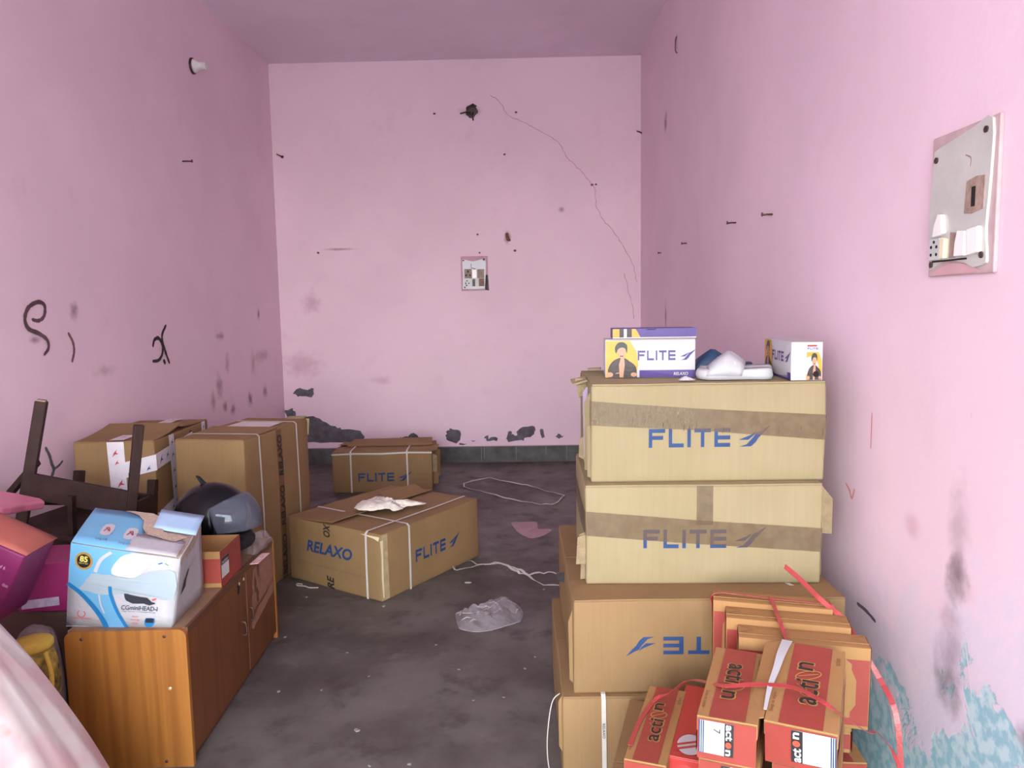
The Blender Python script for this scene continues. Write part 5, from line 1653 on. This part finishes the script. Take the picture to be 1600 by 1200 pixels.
MB().beam(P_(-1.965, 2.868, .735), P_(-1.55, 2.898, .640), .022, .10).build('apron', DARKWOOD, ST, bevel=.002)
MB().beam(P_(-1.985, 3.24, .60), P_(-1.66, 3.24, .55), .022, .09).build('apron', DARKWOOD, ST, bevel=.002)
MB().beam(P_(-1.975, 2.87, .70), P_(-1.99, 3.24, .60), .022, .09).build('apron', DARKWOOD, ST, bevel=.002)
MB().beam(P_(-1.57, 2.89, .60), P_(-1.66, 3.24, .55), .022, .09).build('apron', DARKWOOD, ST, bevel=.002)
MB().beam(P_(-1.925, 2.89, .82), P_(-2.12, 2.98, .66), .024, .024).build('brace', DARKWOOD, ST, bevel=.002)
MB().beam(P_(-1.56, 2.90, .76), P_(-1.655, 3.10, .62), .022, .022).build('brace', DARKWOOD, ST, bevel=.002)
MB().add([P_(-2.03, 2.82, .565), P_(-1.50, 2.85, .452), P_(-1.56, 3.28, .452), P_(-2.05, 3.28, .53),
          P_(-2.03, 2.82, .585), P_(-1.50, 2.85, .475), P_(-1.56, 3.28, .475), P_(-2.05, 3.28, .55)],
         [(3, 2, 1, 0), (4, 5, 6, 7), (0, 1, 5, 4), (1, 2, 6, 5), (2, 3, 7, 6), (3, 0, 4, 7)]).build('seat', DARKWOOD, ST, bevel=.003)
MB().beam(P_(-1.79, 2.86, .50), P_(-1.78, 2.86, .69), .03, .02).build('support_post', DARKWOOD, ST)

# magenta boxes
MAG = pm('magenta_card', (104, 22, 70), .5, .1, 6, c2=(128, 30, 88))
MAGL = pm('pink_magenta_card', (150, 36, 98), .45, .08, 8)
ORP = pm('salmon_card', (176, 98, 84), .6, .08, 8)
t = thing('gift_carton', 'tilted magenta carton with salmon top on the sack', 'box', (-1.60, 2.09, .70), (0, R(27), R(4)))
bw_, bd_, bh_ = .32, .16, .22
dd = make_disp(bw_, bd_, bh_, 70, .006)
rounded_box(bw_, bd_, bh_, .006, 5).build('box', MAG, t, True, disp=lambda q: dd(q) - Vector((0, 0, bh_ / 2)))
Sg = face((-bw_ / 2, -bd_ / 2, -bh_ / 2), (1, 0, 0), (0, 0, 1))
Sgt = face((-bw_ / 2, -bd_ / 2, bh_ / 2), (1, 0, 0), (0, 1, 0))
MB().add(*gridquad(lambda u, v, q=0: Vector((-bw_ / 2 + u * bw_, -bd_ / 2 + v * bd_, bh_ / 2 + .004 + .012 * math.sin(u * 3) * math.sin(v * 3))), 6, 6)).build('top_panel', ORP, t, True, solid=.003)
mb = MB()
for (q, u, v, w) in [('Set of 6', .20, .165, .05), ('glass', .205, .140, .03), ('net qty', .19, .115, .035), ('batch no', .15, .085, .06), ('made in india', .16, .068, .07), ('m r p rs', .15, .045, .05), ('date', .25, .12, .02)]: put_text(mb, q, Sg, u + .045, v, w * .8, .010, .006)
mb.build('printed_lettering', pm('pale_pink_ink', (226, 176, 206), .6), t)
MB().add(*gridquad(lambda u, v, q=0: Sg(.13 + u * .05 + v * .07, .05 + v * .15, .008 + .006 * rg(u, v, 5, 2)), 6, 10)).build('plastic_strip', film_mat('milky_film', (214, 206, 226), .75, .15, .8, 40), t, True)
t = thing('gift_box', 'flat magenta box wedged beside the blue appliance box', 'box', (-1.555, 2.42, .446), (0, 0, R(3)))
rounded_box(.185, .20, .158, .003, 4).build('box', MAGL, t, True, disp=make_disp(.185, .20, .158, 71, .005))
MB().add(*gridquad(lambda u, v, q=0: Vector((-.08 + .12 * u, -.1045, .01 + .028 * v + .012 * u)), 6, 3)).build('plastic_strip', film_mat('milky_film', (214, 206, 226), .75), t, True)
t = thing('pink_tray', 'pale pink plastic tray tilted at the pile edge', 'tray', (-1.89, 2.50, .755), (R(-8), R(10), 0))
MB().prism(smooth2([(-.22, -.12), (.06, -.12), (.13, -.10), (.14, .0), (.12, .12), (-.22, .12)], 3, True), lambda u, v, q: Vector((u + .03, v, q)), 0, .028).build('tray', pm('pale_pink_plastic', (206, 122, 144), .4, .05), t, bevel=.006)

# cloth bundle and patterned pouch
gbm = radial(rough2(ellipse(-1.49, 2.17, .072, .065, 16), .008, 3, 2), 14, lambda x, y, r: .45 * (1 - r ** 5) ** .35 + .02 * rg(x, y, 12, 3) * (1 - r) if r < 1 else 0).build('cloth_bundle', pm('grey_brown_cloth', (112, 98, 96), .95, .2, 14, .5, c2=(138, 124, 120)), None, True)
tag(gbm, 'grey-brown cloth bundle stuffed beside the cabinet end', 'cloth')
PO = thing('pouch', 'yellow and black patterned pouch beside the cabinet', 'pouch', (-1.430, 2.06, .285), (0, 0, R(-10)))
YB_ = pm('yellow_black_pattern', (40, 35, 34), .8, .2, 24, .2, c2=(196, 162, 60))
MB().lathe([(.045, 0), (.062, .02), (.066, .07), (.060, .12), (.050, .155), (.046, .16)], 18).build('bag', YB_, PO, True)
MB().lathe([(.050, .158), (.054, .164), (.054, .178), (.048, .184), (.02, .186)], 18).build('lid', pm('mustard_cloth', (196, 164, 62), .8, .12, 20), PO, True)
MB().tube(catmull([(.06, -.02, .16), (.085, -.03, .10), (.075, -.03, .02), (.06, -.03, .0)], 5), .006, 8).build('strap', pm('mustard_cloth', (196, 164, 62), .8), PO, True)
fr = radial(rough2(ellipse(-1.53, 1.99, .06, .05, 10), .008, 5, 2), 8, lambda x, y, r: .47 + .085 * (1 - r ** 2) ** .6 + .01 * rg(x, y, 30, 4)).build('printed_cloth', pm('red_floral_cloth', (170, 52, 62), .9, .2, 22, .3, c2=(222, 168, 140)), None, True, solid=.002)
tag(fr, 'red floral cloth peeping out above the pale sack', 'cloth')

# big pale sack in the foreground
skm = bpy.data.materials.new('pale_woven_sack')
skm.use_nodes = True
n, l = skm.node_tree.nodes, skm.node_tree.links
b = n['Principled BSDF']
pos = n.new('ShaderNodeTexCoord').outputs['Object']
c = mixrgb(n, l, ramp(n, l, noise_n(n, l, pos, 5.0, 3), .38, .62), lin((226, 190, 190)), lin((232, 226, 218)))
c = mixrgb(n, l, ramp(n, l, noise_n(n, l, pos, 3.1, 2, .5, .5), .56, .68), c, lin((196, 222, 208)))
c = mixrgb(n, l, ramp(n, l, noise_n(n, l, pos, 7, 4), .64, .76, 0, .7), c, lin((176, 140, 112)))
l.new(c, b.inputs['Base Color'])
b.inputs['Roughness'].default_value = .6
MATS['sack'] = skm
SKX, SKY = -1.56, 1.60


def sack_h(x, y, r):
    a = math.atan2(y - SKY, x - SKX)
    base = .89 * max(0, 1 - r ** 1.7) ** .85
    folds = .022 * math.sin(a * 9 + 3 * r) * r * (1 - r) * 3 + .02 * rg(x, y, 6, 2) * (1 - r) + .010 * rg(x, y, 15, 6) * (1 - r)
    return max(.0, base + folds * (1 if r < .98 else 0))


skk = radial(rough2(ellipse(SKX, SKY, .60, .50, 28), .012, 3, 3), 28, sack_h).build('sack', skm, None, True)
tag(skk, 'large pale pink and white sack heaped in front of the cabinet', 'sack')
